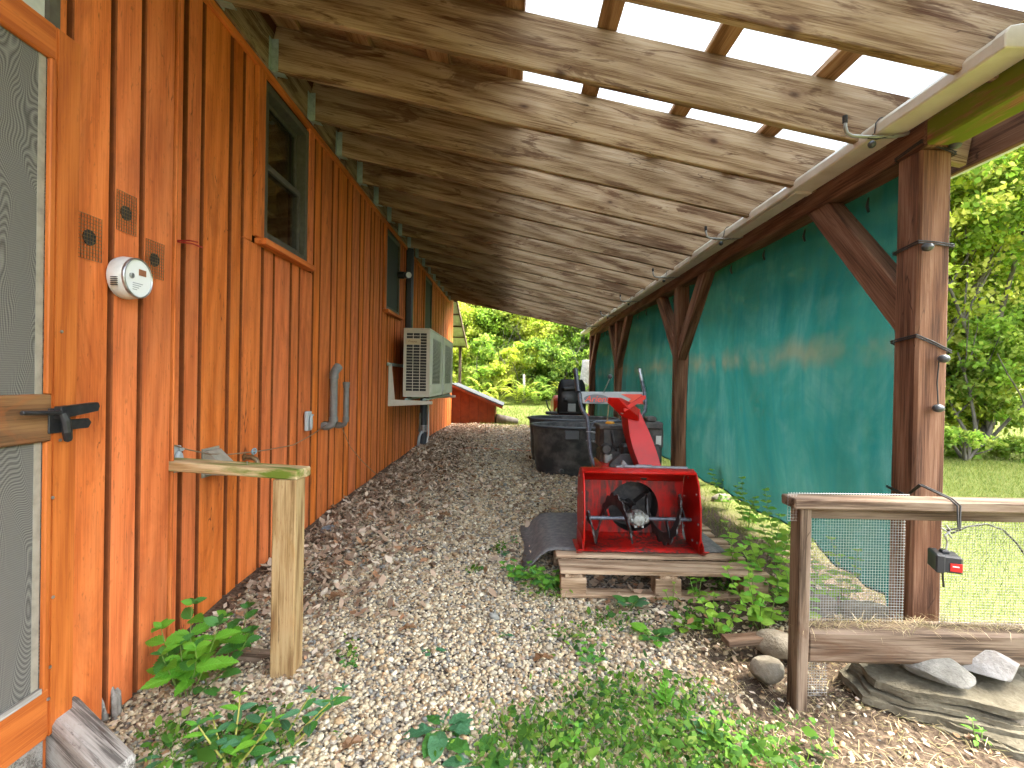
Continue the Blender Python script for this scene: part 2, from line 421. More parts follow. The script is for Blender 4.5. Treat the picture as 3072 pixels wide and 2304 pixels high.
simple('meter_case', (.62,.61,.58), .4, noise=(.5,.49,.45), nscale=14)
simple('meter_face', (.80,.80,.80), .35)
simple('meter_print', (.30,.12,.06), .5)
simple('print_gray', (.35,.35,.38), .5)
simple('window_frame', (.075,.066,.048), .45, noise=(.11,.10,.075), nscale=20)
simple('window_screen_dark', (.045,.055,.045), .7)
simple('siding_edge_shade', (.17,.040,.006), .85, noise=(.24,.056,.008), nscale=12)  # groove shade put into the colour of the board sides
simple('groove_dark', (.10,.026,.006), .9)  # sheathing darkened so the gaps between boards look shaded
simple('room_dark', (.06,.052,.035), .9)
simple('curtain_tan', (.34,.29,.17), .9)
simple('lamp_white', (.7,.7,.66), .3)
simple('roof_gray', (.045,.05,.052), .85, noise=(.075,.08,.08), nscale=60)
simple('cellar_orange', (.21,.040,.008), .8, noise=(.14,.028,.007), nscale=8)
simple('device_black', (.03,.031,.033), .4)
simple('device_red', (.62,.02,.015), .4)
simple('wire_zinc', (.38,.38,.36), .4, metal=.5)
simple('white_trim', (.52,.52,.47), .6, noise=(.40,.40,.36), nscale=12)
simple('panel_gray', (.40,.41,.40), .5, noise=(.33,.33,.32), nscale=8)
simple('logo_red', (.80,.10,.05), .5)
simple('logo_dark', (.16,.165,.17), .45)
simple('concrete', (.30,.29,.26), .9, noise=(.2,.19,.17), nscale=12, bump=.5)

def stone(name, a, b, c, sc_=6., layer=None):
    m, nt, out = mat_new(name); k = NT(nt); v, _ = k.coords()
    vv = k.scale(v, layer) if layer else v
    n1 = k.noise(vv, sc_, 7, .65, .3); n2 = k.noise(v, sc_*9, 4, .6)
    col = k.ramp(k.math('ADD', k.math('MULTIPLY', n1, .8), k.math('MULTIPLY', n2, .2)), [(.3,a),(.5,b),(.7,c)])
    k.principled(out, col, .85, normal=k.bump(k.math('ADD', n1, k.math('MULTIPLY', n2, .4)), .7, .02), spec=.25)
stone('slate', (.045,.038,.022), (.105,.09,.058), (.185,.165,.115), 7., (1,1,4))
stone('slate_gray', (.07,.066,.054), (.14,.134,.115), (.22,.21,.185), 8.)
stone('quartz', (.13,.11,.085), (.24,.22,.195), (.36,.345,.325), 7.)
stone('fieldstone', (.09,.075,.05), (.19,.16,.115), (.29,.26,.20), 9.)
stone('bluestone', (.10,.13,.145), (.17,.205,.22), (.24,.27,.28), 8.)
stone('bark', (.06,.05,.04), (.14,.12,.095), (.24,.21,.175), 9., (1,1,.15))
stone('twig_gray', (.14,.12,.095), (.26,.235,.20), (.38,.35,.31), 12.)

def vcol_mat(name, rough=.8, trans=0., spec=.25, bumpy=0., gloss_noise=False):
    m, nt, out = mat_new(name); k = NT(nt)
    a = k.n('ShaderNodeAttribute', attribute_name='Col')
    nrm = None; col = a.outputs['Color']
    if bumpy:
        v, _ = k.coords(False); n1 = k.noise(v, 160, 4, .6)
        col = k.mix(k.math('MULTIPLY', k.maprange(n1, .4, .7), .35), col, (.10,.085,.065)); nrm = k.bump(n1, bumpy, .003)
    p = k.principled(None, col, rough, normal=nrm, spec=spec)
    if trans:
        t = k.n('ShaderNodeBsdfTranslucent'); hs = k.n('ShaderNodeHueSaturation'); hs.inputs['Value'].default_value = 1.25
        hs.inputs['Saturation'].default_value = 1.05; k.l(col, hs.inputs['Color']); k.l(hs.outputs[0], t.inputs['Color'])
        ms = k.n('ShaderNodeMixShader'); ms.inputs[0].default_value = trans
        k.l(p.outputs[0], ms.inputs[1]); k.l(t.outputs[0], ms.inputs[2]); k.l(ms.outputs[0], out.inputs[0])
    else: k.l(p.outputs[0], out.inputs[0])
vcol_mat('pebble_stone', .75, 0, .3, .25)
vcol_mat('leaf_dry', .85, .15, .15)
vcol_mat('leaf_cloud', .6, .5, .15)
vcol_mat('grass_blade', .6, .35, .25)

def leafmat(name, a, b, vein=True):
    m, nt, out = mat_new(name); k = NT(nt)
    tc = k.n('ShaderNodeTexCoord'); oi = k.n('ShaderNodeObjectInfo')
    sep = k.n('ShaderNodeSeparateXYZ'); k.l(tc.outputs['Object'], sep.inputs[0])
    n1 = k.noise(tc.outputs['Object'], 6, 3, .5)
    col = k.mix(oi.outputs['Random'], a, b)
    col = k.mix(k.math('MULTIPLY', n1, .35), col, tuple(c*.5 for c in a))
    ay = k.math('ABSOLUTE', sep.outputs[1])
    u = k.math('ADD', k.math('MULTIPLY', sep.outputs[0], 1.0), k.math('MULTIPLY', ay, -.9))
    st = k.math('PINGPONG', u, .055); veins = k.maprange(st, .0, .010, 1, 0)
    mid = k.maprange(ay, .0, .014, 1, 0)
    vf = k.math('MULTIPLY', k.math('MAXIMUM', veins, mid), .45)
    col = k.mix(vf, col, tuple(min(1, c*2.0+.02) for c in a))
    p = k.principled(None, col, .5, normal=k.bump(k.math('SUBTRACT', 1.0, vf), .4, .02), spec=.35)
    t = k.n('ShaderNodeBsdfTranslucent'); k.l(k.mix(.5, col, (b[0]*1.4, b[1]*1.3, b[2]*.8)), t.inputs['Color'])
    ms = k.n('ShaderNodeMixShader'); ms.inputs[0].default_value = .35
    k.l(p.outputs[0], ms.inputs[1]); k.l(t.outputs[0], ms.inputs[2]); k.l(ms.outputs[0], out.inputs[0])
leafmat('leaf_bright', (.10,.31,.022), (.17,.40,.03))
leafmat('leaf_mid', (.045,.17,.03), (.075,.23,.035))
leafmat('leaf_yellow', (.17,.34,.025), (.26,.44,.04))
leafmat('leaf_blue', (.06,.19,.085), (.09,.24,.10))
leafmat('leaf_brown', (.22,.115,.055), (.36,.22,.12))
simple('stem_green', (.12,.19,.03), .6)
simple('stem_yellow', (.28,.27,.05), .6)

# translucent roof sheet, shade cloth, glass, insect screen
def _roof_sheet():
    m, nt, out = mat_new('roof_sheet'); k = NT(nt); v, _ = k.coords(False)
    dirt = k.maprange(k.noise(k.scale(v, (.9, 16., 1.)), 1.6, 6, .75), .54, .68)
    col = k.mix(k.math('MULTIPLY', dirt, .5), (.235,.275,.315), (.10,.10,.095))
    t = k.n('ShaderNodeBsdfTranslucent'); k.l(col, t.inputs[0]); tr = k.n('ShaderNodeBsdfTransparent'); k.l(col, tr.inputs[0])
    g = k.n('ShaderNodeBsdfGlossy'); g.inputs['Roughness'].default_value = .25
    a = k.n('ShaderNodeMixShader'); a.inputs[0].default_value = .10; k.l(t.outputs[0], a.inputs[1]); k.l(tr.outputs[0], a.inputs[2])
    b = k.n('ShaderNodeMixShader'); b.inputs[0].default_value = .06; k.l(a.outputs[0], b.inputs[1]); k.l(g.outputs[0], b.inputs[2])
    k.l(b.outputs[0], out.inputs[0])
_roof_sheet()
simple('porch_sheet', (.50,.52,.47), .5, noise=(.36,.36,.28), nscale=6)
def _cloth():
    m, nt, out = mat_new('shade_cloth'); k = NT(nt); v, _ = k.coords(False)
    n1 = k.noise(k.scale(v, (1., 1.1, .8)), 1.7, 6, .62, .6); n2 = k.noise(k.scale(v, (1., 7., .5)), 2.0, 4, .6)
    weave = k.n('ShaderNodeTexWave'); weave.bands_direction = 'Z'; weave.inputs['Scale'].default_value = 70; weave.inputs['Distortion'].default_value = .6
    k.l(v, weave.inputs['Vector'])
    col = k.ramp(n1, [(.3,(.006,.038,.034)),(.52,(.011,.052,.048)),(.72,(.026,.068,.065))])
    col = k.mix(k.math('MULTIPLY', k.maprange(n2, .45, .75), .6), col, (.002,.040,.048))
    col = k.mix(k.math('MULTIPLY', k.maprange(k.noise(v, 2.6, 5, .6), .56, .72), .25), col, (.050,.085,.074))
    # a long tan dust mark about 1.5 m up
    sep = k.n('ShaderNodeSeparateXYZ'); k.l(v, sep.inputs[0])
    zz = k.math('ADD', sep.outputs[2], k.math('MULTIPLY', k.math('SUBTRACT', k.noise(k.scale(v, (0, 2.2, 0)), 1., 3, .6), .5), .35))
    band = k.math('MULTIPLY', k.maprange(zz, 1.20, 1.30), k.maprange(zz, 1.33, 1.46, 1, 0))
    band = k.math('MULTIPLY', band, k.maprange(k.noise(v, 3.2, 3, .5), .38, .62))
    col = k.mix(k.math('MULTIPLY', band, .5), col, (.075,.056,.032))
    col = k.mix(k.math('MULTIPLY', weave.outputs[1], .22), col, (.0,.04,.03))
    cr = k.math('ADD', k.noise(k.scale(v, (1., 5., 1.2)), 2.2, 5, .6, .5), k.math('MULTIPLY', k.noise(k.scale(v, (1., 1.4, 6.)), 2.0, 4, .6, .5), .6)); cn = k.bump(cr, .55, .03)
    d = k.n('ShaderNodeBsdfDiffuse'); k.l(col, d.inputs[0]); k.l(cn, d.inputs['Normal'])
    t = k.n('ShaderNodeBsdfTranslucent'); hs = k.n('ShaderNodeHueSaturation'); hs.inputs['Value'].default_value = 1.5; k.l(col, hs.inputs['Color']); k.l(hs.outputs[0], t.inputs[0])
    tr = k.n('ShaderNodeBsdfTransparent')
    a = k.n('ShaderNodeMixShader'); a.inputs[0].default_value = .42; k.l(d.outputs[0], a.inputs[1]); k.l(t.outputs[0], a.inputs[2])
    b = k.n('ShaderNodeMixShader'); b.inputs[0].default_value = .03; k.l(a.outputs[0], b.inputs[1]); k.l(tr.outputs[0], b.inputs[2])
    k.l(b.outputs[0], out.inputs[0])
_cloth()
def _glass():
    m, nt, out = mat_new('window_glass'); k = NT(nt)
    fr = k.n('ShaderNodeFresnel'); fr.inputs[0].default_value = 1.5
    g = k.n('ShaderNodeBsdfGlossy'); g.inputs['Roughness'].default_value = .03
    t = k.n('ShaderNodeBsdfTransparent'); t.inputs[0].default_value = (.78,.80,.72,1)
    a = k.n('ShaderNodeMixShader'); a.inputs[0].default_value = .24; k.l(t.outputs[0], a.inputs[1]); k.l(g.outputs[0], a.inputs[2])
    k.l(a.outputs[0], out.inputs[0])
_glass()
def _screen(name, col1, col2, alpha, rip=True):
    m, nt, out = mat_new(name); k = NT(nt); v, _ = k.coords(False)
    # moire of the fine mesh painted into the colour as long wavy bands
    n1 = k.noise(k.scale(v, (1., 2.6, 1.15)), 1.1, 2, .5, .35)
    sep = k.n('ShaderNodeSeparateXYZ'); k.l(v, sep.inputs[0])
    ph = k.math('ADD', k.math('MULTIPLY', n1, 95.), k.math('MULTIPLY', sep.outputs[1], 110.))
    s1 = k.math('PINGPONG', ph, .5)
    fine = k.math('PINGPONG', k.math('MULTIPLY', sep.outputs[2], 150.), .5)
    f = k.math('ADD', k.math('MULTIPLY', k.maprange(s1, .02, .48), .55), k.math('MULTIPLY', fine, .5), clamp=True)
    col = k.mix(f, col1, col2)
    d = k.n('ShaderNodeBsdfDiffuse'); k.l(col, d.inputs[0]); t = k.n('ShaderNodeBsdfTransparent')
    a = k.n('ShaderNodeMixShader'); a.inputs[0].default_value = alpha; k.l(t.outputs[0], a.inputs[1]); k.l(d.outputs[0], a.inputs[2])
    k.l(a.outputs[0], out.inputs[0])
_screen('insect_screen', (.07,.066,.060), (.26,.245,.21), .9)

# ------------------------------------------------------------------ ground
def hsh(x, y):
    return (np.sin(x*1.7+y*.9)*.5 + np.sin(x*3.9-y*2.7+1.3)*.3 + np.sin(x*8.1+y*6.3+.5)*.2)
def ground_z(x, y):
    x = np.asarray(x, float); y = np.asarray(y, float)
    z = np.interp(y, [-5, .5, 1.5, 2.2, 2.9, 4., 8., 13., 20., 24., 34., 60., 400.], [-.13, -.13, -.115, -.085, -.045, .0, .02, .03, .06, .25, 3.0, 7., 9.])
    z = z + .012*hsh(x*1.3, y*1.3)*np.clip(1-(y-20)/10, 0, 1)
    z = z + np.where((x > 1.9), np.clip((x-1.9)*.08, 0, .06), 0)
    z = z + np.clip((-1.0-x)/.6, 0, 1)*np.clip((y-3.5)/3, 0, 1)*np.clip((13-y)/2, 0, 1)*.05   # leaves banked against the wall
    z = z + np.clip((x-12)/20, 0, 1)*2.5
    return z
def gz(x, y): return float(ground_z(x, y))
xs = np.unique(np.round(np.concatenate([np.arange(-1.7, 3.2, .06), np.arange(3.2, 12, .4), np.arange(12, 40, 3), np.arange(40, 420, 40), -np.arange(1.7, 8, 1.), -np.arange(8, 40, 4), -np.arange(40, 420, 40)]), 3))
ys = np.unique(np.round(np.concatenate([np.arange(.6, 8, .06), np.arange(8, 26, .3), np.arange(26, 60, 2), np.arange(60, 440, 30), np.arange(-6, .6, .6), -np.arange(6, 400, 40)]), 3))
gx_, gy_ = np.meshgrid(xs, ys); gzv = ground_z(gx_, gy_)
nx, ny = len(xs), len(ys)
me = bpy.data.meshes.new('ground')
me.vertices.add(nx*ny); me.vertices.foreach_set('co', np.stack([gx_, gy_, gzv], -1).reshape(-1).astype(np.float32))
ii, jj = np.meshgrid(np.arange(nx-1), np.arange(ny-1)); a0 = (jj*nx+ii).reshape(-1)
quad = np.stack([a0, a0+1, a0+nx+1, a0+nx], -1)
me.loops.add(quad.size); me.loops.foreach_set('vertex_index', quad.reshape(-1).astype(np.int32))
me.polygons.add(len(quad)); me.polygons.foreach_set('loop_start', (np.arange(len(quad))*4).astype(np.int32))
me.polygons.foreach_set('use_smooth', np.ones(len(quad), bool)); me.update(calc_edges=True)
def _ground_mat():
    m, nt, out = mat_new('ground_soil'); k = NT(nt); v, _ = k.coords(False)
    sep = k.n('ShaderNodeSeparateXYZ'); k.l(v, sep.inputs[0]); X, Y = sep.outputs[0], sep.outputs[1]
    n = k.noise(v, 1.3, 5, .6); nf = k.noise(v, 55, 5, .65); nm = k.noise(v, 9, 5, .6)
    vo = k.n('ShaderNodeTexVoronoi'); vo.inputs['Scale'].default_value = 52; k.l(v, vo.inputs['Vector'])
    grav = k.ramp(vo.outputs['Color'], [(.1,(.15,.12,.085)),(.35,(.30,.25,.185)),(.6,(.40,.36,.29)),(.8,(.26,.25,.23)),(.95,(.52,.47,.39))])
    grav = k.mix(k.maprange(vo.outputs['Distance'], .35, .75), grav, (.05,.04,.03))
    soil = k.ramp(nf, [(.3,(.04,.027,.018)),(.5,(.09,.063,.041)),(.7,(.16,.118,.08))])
    grass = k.ramp(k.math('ADD', k.math('MULTIPLY', nf, .6), k.math('MULTIPLY', nm, .4)), [(.3,(.065,.085,.015)),(.5,(.13,.155,.033)),(.7,(.20,.205,.07))])
    # soil patches in the gravel, more to the right edge and against the wall
    sf = k.math('ADD', k.math('MULTIPLY', k.maprange(X, .6, 1.3), .55), k.math('MULTIPLY', k.maprange(X, -1.0, -1.5), .4))
    sf = k.maprange(k.math('ADD', sf, n), .62, .85)
    col = k.mix(sf, grav, soil)
    wob = k.math('MULTIPLY', k.math('SUBTRACT', k.noise(v, 1.1, 4, .6), .5), 1.2)
    gm = k.math('MAXIMUM', k.maprange(k.math('ADD', X, wob), 1.95, 2.35), k.maprange(k.math('ADD', Y, wob), 12.9, 13.6))
    col = k.mix(gm, col, grass)
    wood_floor = k.maprange(Y, 23, 26)
    col = k.mix(wood_floor, col, (.05,.06,.02))
    k.principled(out, col, .95, normal=k.bump(k.math('ADD', k.math('MULTIPLY', vo.outputs['Distance'], -1.0), nf), .6, .012), spec=.15)
_ground_mat()
me.materials.append(M['ground_soil'])
ground = link(bpy.data.objects.new('ground', me)); tag(ground, 'gravel path between wall and posts with lawn beyond', 'ground', kind='structure')

# ------------------------------------------------------------------ house wall
WX = -1.6      # main wall face
NX = -1.5      # the section nearer the camera stands proud
house = thing('house', 'orange stained board and batten house along the gravel path', 'house', (WX, 8, 0))
wins = [(3.20, 3.88, 2.06, 3.07), (6.30, 7.05, 2.06, 3.07), (9.08, 9.86, 2.06, 3.07)]
def spans(y0, y1, zlo, zhi):
    """the pieces (y0, y1, z0, z1) of a board that miss the windows and their casings"""
    for a, b, c, d in wins:
        A, B = a-.100, b+.100
        if y1 > A and y0 < B:
            out = [(y0, y1, zlo, c-.044)]
            if A-y0 > .02: out.append((y0, A, c-.042, zhi))
            if y1-B > .02: out.append((B, y1, c-.042, zhi))
            return out
    return [(y0, y1, zlo, zhi)]
# backing wall with openings
yb = [2.22] + [q for w in wins for q in (w[0], w[1])] + [13.5]
bk = MB()
for i in range(0, len(yb), 2): bk.box(WX-.14, WX-.030, yb[i], yb[i+1], -.2, 3.75)
for a, b, c, d in wins: bk.box(WX-.14, WX-.030, a, b, -.2, c); bk.box(WX-.14, WX-.030, a, b, d, 3.75)
bk.box(NX-.20, NX-.044, -3., 2.232, -.2, 4.2)
bk.box(-7.5, WX-.14, 13.38, 13.5, -.2, 3.75)
bk.build('sheathing', 'groove_dark', house)
# main section: wide boards with narrow battens standing proud between them
y = 2.20; i = 0; PER = (.252, .142)
rb = random.Random(3)
while y < 13.45:
    for wide in (True, False):
        w = (PER[0] if wide else PER[1]) + rb.uniform(-.012, .012)
        y1 = min(y+w, 13.49)
        if y1-y < .03: break
        zl = gz(WX+.1, y) - .06 - rb.uniform(0, .01)
        for q0, q1, z0, z1 in spans(y, y1, zl, 3.098 if y < 12.5 else 3.6):
            th = .030 if wide else .032
            xc = WX - .030 + th/2
            g = .0135
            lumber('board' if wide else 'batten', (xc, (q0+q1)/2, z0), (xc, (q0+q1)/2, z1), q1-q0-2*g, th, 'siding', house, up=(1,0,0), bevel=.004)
        y = y1
# proud near section
ny_ = [1.40, 1.545, 1.70, 1.884, 2.036, 2.232]
for a, b in zip(ny_[:-1], ny_[1:]):
    zl = -.12
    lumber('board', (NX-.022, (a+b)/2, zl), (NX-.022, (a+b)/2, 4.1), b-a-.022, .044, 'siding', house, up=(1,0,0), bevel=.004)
lumber('corner_board', (NX-.02, 2.240, -.1), (NX-.02, 2.240, 4.1), .012, .05, 'siding', house, up=(1,0,0), bevel=.002)
# short trim over the boards under the ledger
lumber('frieze_board', (WX+.006, 2.26, 3.135), (WX+.006, 12.55, 3.135), .03, .075, 'siding', house)
# windows
for wi, (a, b, c, d) in enumerate(wins):
    fr = MB(); t = .05
    fr.box(WX-.10, WX+.012, a, a+t, c, d); fr.box(WX-.10, WX+.012, b-t, b, c, d)
    fr.box(WX-.10, WX+.012, a+t, b-t, d-t, d); fr.box(WX-.10, WX+.012, a+t, b-t, c, c+t)
    win = fr.build('window', 'window_frame', house, bevel=.003)
    zm = (c+d)/2
    lo = MB(); s = .032
    lo.box(WX-.05, WX-.025, a+t, a+t+s, c+t, zm+.02); lo.box(WX-.05, WX-.025, b-t-s, b-t, c+t, zm+.02)
    lo.box(WX-.05, WX-.025, a+t+s, b-t-s, c+t, c+t+s); lo.box(WX-.045, WX-.018, a+t+s, b-t-s, zm-.02, zm+.02)
    lo.build('lower_sash', 'window_frame', win, bevel=.002)
    up_ = MB()
    up_.box(WX-.08, WX-.055, a+t, a+t+s, zm-.02, d-t); up_.box(WX-.08, WX-.055, b-t-s, b-t, zm-.02, d-t)
    up_.box(WX-.08, WX-.055, a+t+s, b-t-s, d-t-s, d-t); up_.box(WX-.08, WX-.056, a+t+s, b-t-s, zm-.02, zm+.02)
    up_.build('upper_sash', 'window_frame', win, bevel=.002)
    MB().box(WX-.040, WX-.036, a+t+s, b-t-s, c+t+s, zm-.02).build('pane', 'window_glass', win)
    MB().box(WX-.070, WX-.066, a+t+s, b-t-s, zm+.02, d-t-s).build('pane', 'window_glass', win)
    if wi > 0: MB().box(WX-.012, WX-.010, a+t, b-t, c+t, d-t).build('insect_screen', 'window_screen_dark', win)
    lumber('sill', (WX+.022, a-.06, c-.022), (WX+.022, b+.06, c-.022), .075, .038, 'siding', house)
    lumber('window_casing', (WX+.004, a-.05, c), (WX+.004, a-.05, d+.03), .095, .030, 'siding', house, up=(1,0,0))
    lumber('window_casing', (WX+.004, b+.05, c), (WX+.004, b+.05, d+.03), .095, .030, 'siding', house, up=(1,0,0))
# rooms behind the windows
for wi, (a, b, c, d) in enumerate(wins):
    r_ = MB(); x0, x1 = -3.4, WX-.141
    r_.box(x0-.02, x0, a-.6, b+.9, 1.4, 3.6); r_.box(x0, x1, a-.62, a-.6, 1.4, 3.6); r_.box(x0, x1, b+.9, b+.92, 1.4, 3.6)
    r_.box(x0, x1, a-.6, b+.9, 3.58, 3.6); r_.box(x0, x1, a-.6, b+.9, 1.38, 1.4)
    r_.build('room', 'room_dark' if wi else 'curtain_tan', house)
iw = MB(); iw.box(-1.98, -1.90, 4.02, 4.16, 1.4, 3.5); iw.box(-1.99, -1.94, 4.16, 4.5, 1.4, 3.5)
iw.build('inner_door_casing', 'interior_wood', house)
lumber('coat_rail', (-1.86, 3.3, 2.40), (-1.86, 4.0, 2.42), .02, .045, 'interior_wood', house)
# house roof, out of view; eave drawn out to shade the wall end
hr = MB(); hr.prism([(-.92,-3,3.42),(-6.0,-3,5.4),(-6.0,-3,5.5),(-.92,-3,3.52)], (0,16.7,0)); hr.build('roof', 'roof_gray', house)

# ------------------------------------------------------------------ lean-to: ledger, rafters, purlins, sheets, beam, posts
lt = thing('lean_to', 'open timber lean-to roof over the path with translucent sheets', 'lean-to', (0.2, 7, 0))
def raf_b(x): return 2.819 - .2022*x           # underside of rafters
RH, RT = .278, .043
slope = math.atan(.2022)
RYS = [1.43 + .598*i for i in range(-2, 19)]
lumber('ledger', (WX+.022, -.6, 3.262), (WX+.022, 12.5, 3.262), .040, .25, 'rafter_wood', lt)
XE = 2.34
for yy in RYS:
    h2 = RH/2/math.cos(slope)
    p0 = Vector((WX+.044, yy, raf_b(WX+.044)+h2)); p1 = Vector((XE, yy, raf_b(XE)+h2))
    lumber('rafter', p0, p1, RT, RH, 'rafter_wood', lt, bevel=.004)
    jh = MB(); x0 = WX+.043; zb = raf_b(x0)
    for s in (-1, 1):
        ys_ = yy + s*(RT/2+.002)
        jh.box(x0, x0+.045, ys_-.002 if s > 0 else ys_-.0015, ys_+.0015 if s > 0 else ys_+.002, zb-.012, zb+.19)
        jh.box(x0, x0+.003, ys_ if s > 0 else ys_-.032, ys_+.032 if s > 0 else ys_, zb-.012, zb+.19)
    jh.prism([(x0, yy-RT/2-.003, zb-.012), (x0+.085, yy-RT/2-.003, zb-.032), (x0+.085, yy-RT/2-.003, zb-.028), (x0, yy-RT/2-.003, zb-.006)], (0, RT+.006, 0))
    for q in range(5): jh.box(x0+.02, x0+.03, yy-RT/2-.0075, yy-RT/2-.003, zb+.02+q*.035, zb+.028+q*.035)
    jh.build('joist_hanger', 'galvanized', lt)
def raf_t(x): return raf_b(x) + RH/math.cos(slope)
YA, YB_ = .1, 12.42  # near end carried on overhead, out of view, to block sun
PX = [0.02, .40, .96, 1.46, 1.80, 2.26]
PXS = [-.02, .455, 1.02, 1.585, 2.27]
for px_ in PXS:
    z = raf_t(px_) + .020
    lumber('purlin', (px_, YA, z), (px_, YB_, z), .105, .038, 'purlin_wood', lt, up=(.2022, 0, 1))
for px_ in (-1.45, -1.0, -.5):
    z = raf_t(px_) + .020
    lumber('purlin', (px_, YA, z), (px_, YB_, z), .14, .038, 'purlin_wood', lt, up=(.2022, 0, 1))
# solid roof next to the house, corrugated translucent sheets over the rest
sh = MB()
sh.prism([(WX+.03, YA, raf_t(WX)+.042), (-.06, YA, raf_t(-.06)+.042), (-.06, YA, raf_t(-.06)+.056), (WX+.03, YA, raf_t(WX)+.056)], (0, YB_-YA, 0))
sh.build('solid_roof', 'purlin_wood', lt)
yy = YA; si = 0
while yy < YB_-.01:
    y1 = min(yy+.66, YB_)
    n = int((y1-yy)/.0127)+1; rows = []
    for xx in (-.12, .5, 1.1, 1.7, 2.42):
        rows.append([(xx, yy+(y1-yy)*q/n, raf_t(xx)+.056+.0085*math.sin(2*math.pi*(yy+(y1-yy)*q/n)/.076)+(.003 if si % 2 else 0)) for q in range(n+1)])
    MB().grid(rows).build('roof_sheet', 'roof_sheet', lt, smooth=True)
    yy = y1-.0 ; si += 1
# beam on the posts; the end towards the camera has moss underneath
BX0, BX1, BZ0, BZ1 = 1.90, 2.05, 2.33, 2.60
lumber('beam', (1.975, 2.36, 2.465), (1.975, 12.55, 2.465), .15, .27, 'cedar', lt, bevel=.008)
lumber('beam', (1.975, -.6, 2.465), (1.975, 2.357, 2.465), .15, .27, 'cedar_mossy', lt, bevel=.008)
lumber('fascia', (XE+.02, YA, raf_b(XE)+.13), (XE+.02, YB_, raf_b(XE)+.13), .03, .24, 'cedar', lt)
posts = [(2.38, 2.53), (5.86, 6.01), (9.30, 9.45), (12.40, 12.55)]
for pi, (a, b) in enumerate(posts):
    yc = (a+b)/2; po = lumber('post', (1.975, yc, gz(1.97, yc)-.1), (1.975, yc, 2.33), .15, .15, 'cedar', lt, up=(0,-1,0), bevel=.012)
    for s in ((1,) if pi == 0 else ((-1,) if pi == 3 else (-1, 1))):
        y0 = b if s > 0 else a
        # 45-degree brace, cut flush to post and beam
        w = .17
        poly = [(y0, 1.47), (y0+s*.80, 2.33), (y0+s*(.80-w*1.28), 2.33), (y0, 1.47+w*1.42)]
        br = MB().prism([(1.915, q, zq) for q, zq in poly], (.10, 0, 0))
        o = br.build('brace', 'cedar', lt, bevel=.006, org=(1.96, y0, 1.47))
        # grain along the brace
        ang = math.atan2(.86, s*.80)
        Rm = Matrix.Rotation(ang, 4, 'X') @ Matrix(((0,-1,0,0),(1,0,0,0),(0,0,1,0),(0,0,0,1)))
        o.data.transform(Rm.inverted()); o.rotation_euler = Rm.to_euler()
# rain gutter along the outer eave
gu = MB(); rows = []
for yq in (YA, YB_):
    rows.append([(XE+.10+.06*math.cos(math.pi*(1+q/8)), yq, raf_b(XE)+.10+.06*math.sin(math.pi*(1+q/8))) for q in range(9)])
gu.grid(rows).build('eave_gutter', 'white_trim', lt, smooth=True, solid=.003)
# the far porch roof round the corner of the house
po = thing('porch_roof', 'small porch roof of pale ribbed sheets beyond the house corner', 'porch roof', (-2.2, 15.5, 0))
def pz(y): return 3.32 - (y-13.6)*.303
for q in range(4):
    ya, yb2 = 13.62+q*.86, 13.62+(q+1)*.86-.01
    rows = [[(-3.6+2.05*j/54, y_, pz(y_)+.05+.011*math.sin(2*math.pi*(2.05*j/54)/.076*.5)) for j in range(55)] for y_ in (ya, yb2)]
    MB().grid(rows).build('ribbed_sheet', 'porch_sheet', po, smooth=True)
for q in range(5):
    y_ = 13.66+q*.84; lumber('batten', (-3.6, y_, pz(y_)+.015), (-1.54, y_, pz(y_)+.015), .06, .04, 'fence_wood', po)
lumber('rake_board', (-1.53, 13.62, pz(13.62)+.01), (-1.53, 17.1, pz(17.1)+.01), .035, .10, 'fence_wood', po)
lumber('post', (-1.75, 16.9, -.1), (-1.75, 16.9, pz(16.9)-.01), .09, .09, 'fence_wood', po, up=(0,-1,0))

# ------------------------------------------------------------------ screen door at the near end of the wall
door = thing('screen_door', 'orange wooden screen door with black latch at the wall edge', 'door', (NX+.03, 1.25, .03))
DX0, DX1, DY0, DY1, DZ0, DZ1 = NX+.004, NX+.045, .82, 1.695, .035, 2.29
dxc = (DX0+DX1)/2; dt = DX1-DX0; SW = .092
lumber('stile', (dxc, DY1-SW/2, DZ0), (dxc, DY1-SW/2, DZ1), SW, dt, 'door_wood', door, up=(1,0,0), bevel=.006, seg=2)
lumber('stile', (dxc, DY0+SW/2, DZ0), (dxc, DY0+SW/2, DZ1), SW, dt, 'door_wood', door, up=(1,0,0), bevel=.006, seg=2)
lumber('top_rail', (dxc, DY0+SW, DZ1-.055), (dxc, DY1-SW, DZ1-.055), dt-.002, .11, 'door_wood', door, bevel=.005)
lumber('middle_rail', (dxc, DY0+SW, 1.055), (dxc, DY1-SW, 1.055), dt-.002, .15, 'door_rail_worn', door, bevel=.005)
lumber('bottom_rail', (dxc, DY0+SW, .115), (dxc, DY1-SW, .115), dt-.002, .16, 'door_wood', door, bevel=.005)
for z0, z1 in ((.195, .98), (1.13, DZ1-.11)):
    MB().grid([[(dxc+.004, y_, z_) for y_ in np.linspace(DY0+SW-.01, DY1-SW+.01, 3)] for z_ in (z0, z1)]).build('insect_screen', 'insect_screen', door)
    for y_ in (DY1-SW-.011,):
        lumber('screen_stop', (dxc+.014, y_, z0), (dxc+.014, y_, z1), .02, .016, 'door_wood', door, up=(1,0,0))
    MB().box(dxc+.001, dxc+.006, DY1-SW-.045, DY1-SW-.022, z0, z1).build('screen_binding', 'hood_tan', door)
lumber('screen_stop', (dxc+.014, DY0+SW, .197), (dxc+.014, DY1-SW-.022, .197), .014, .02, 'gray_wood', door)
for z_ in (.30, .52, .72, .90, .60): pass
sc_ = MB()
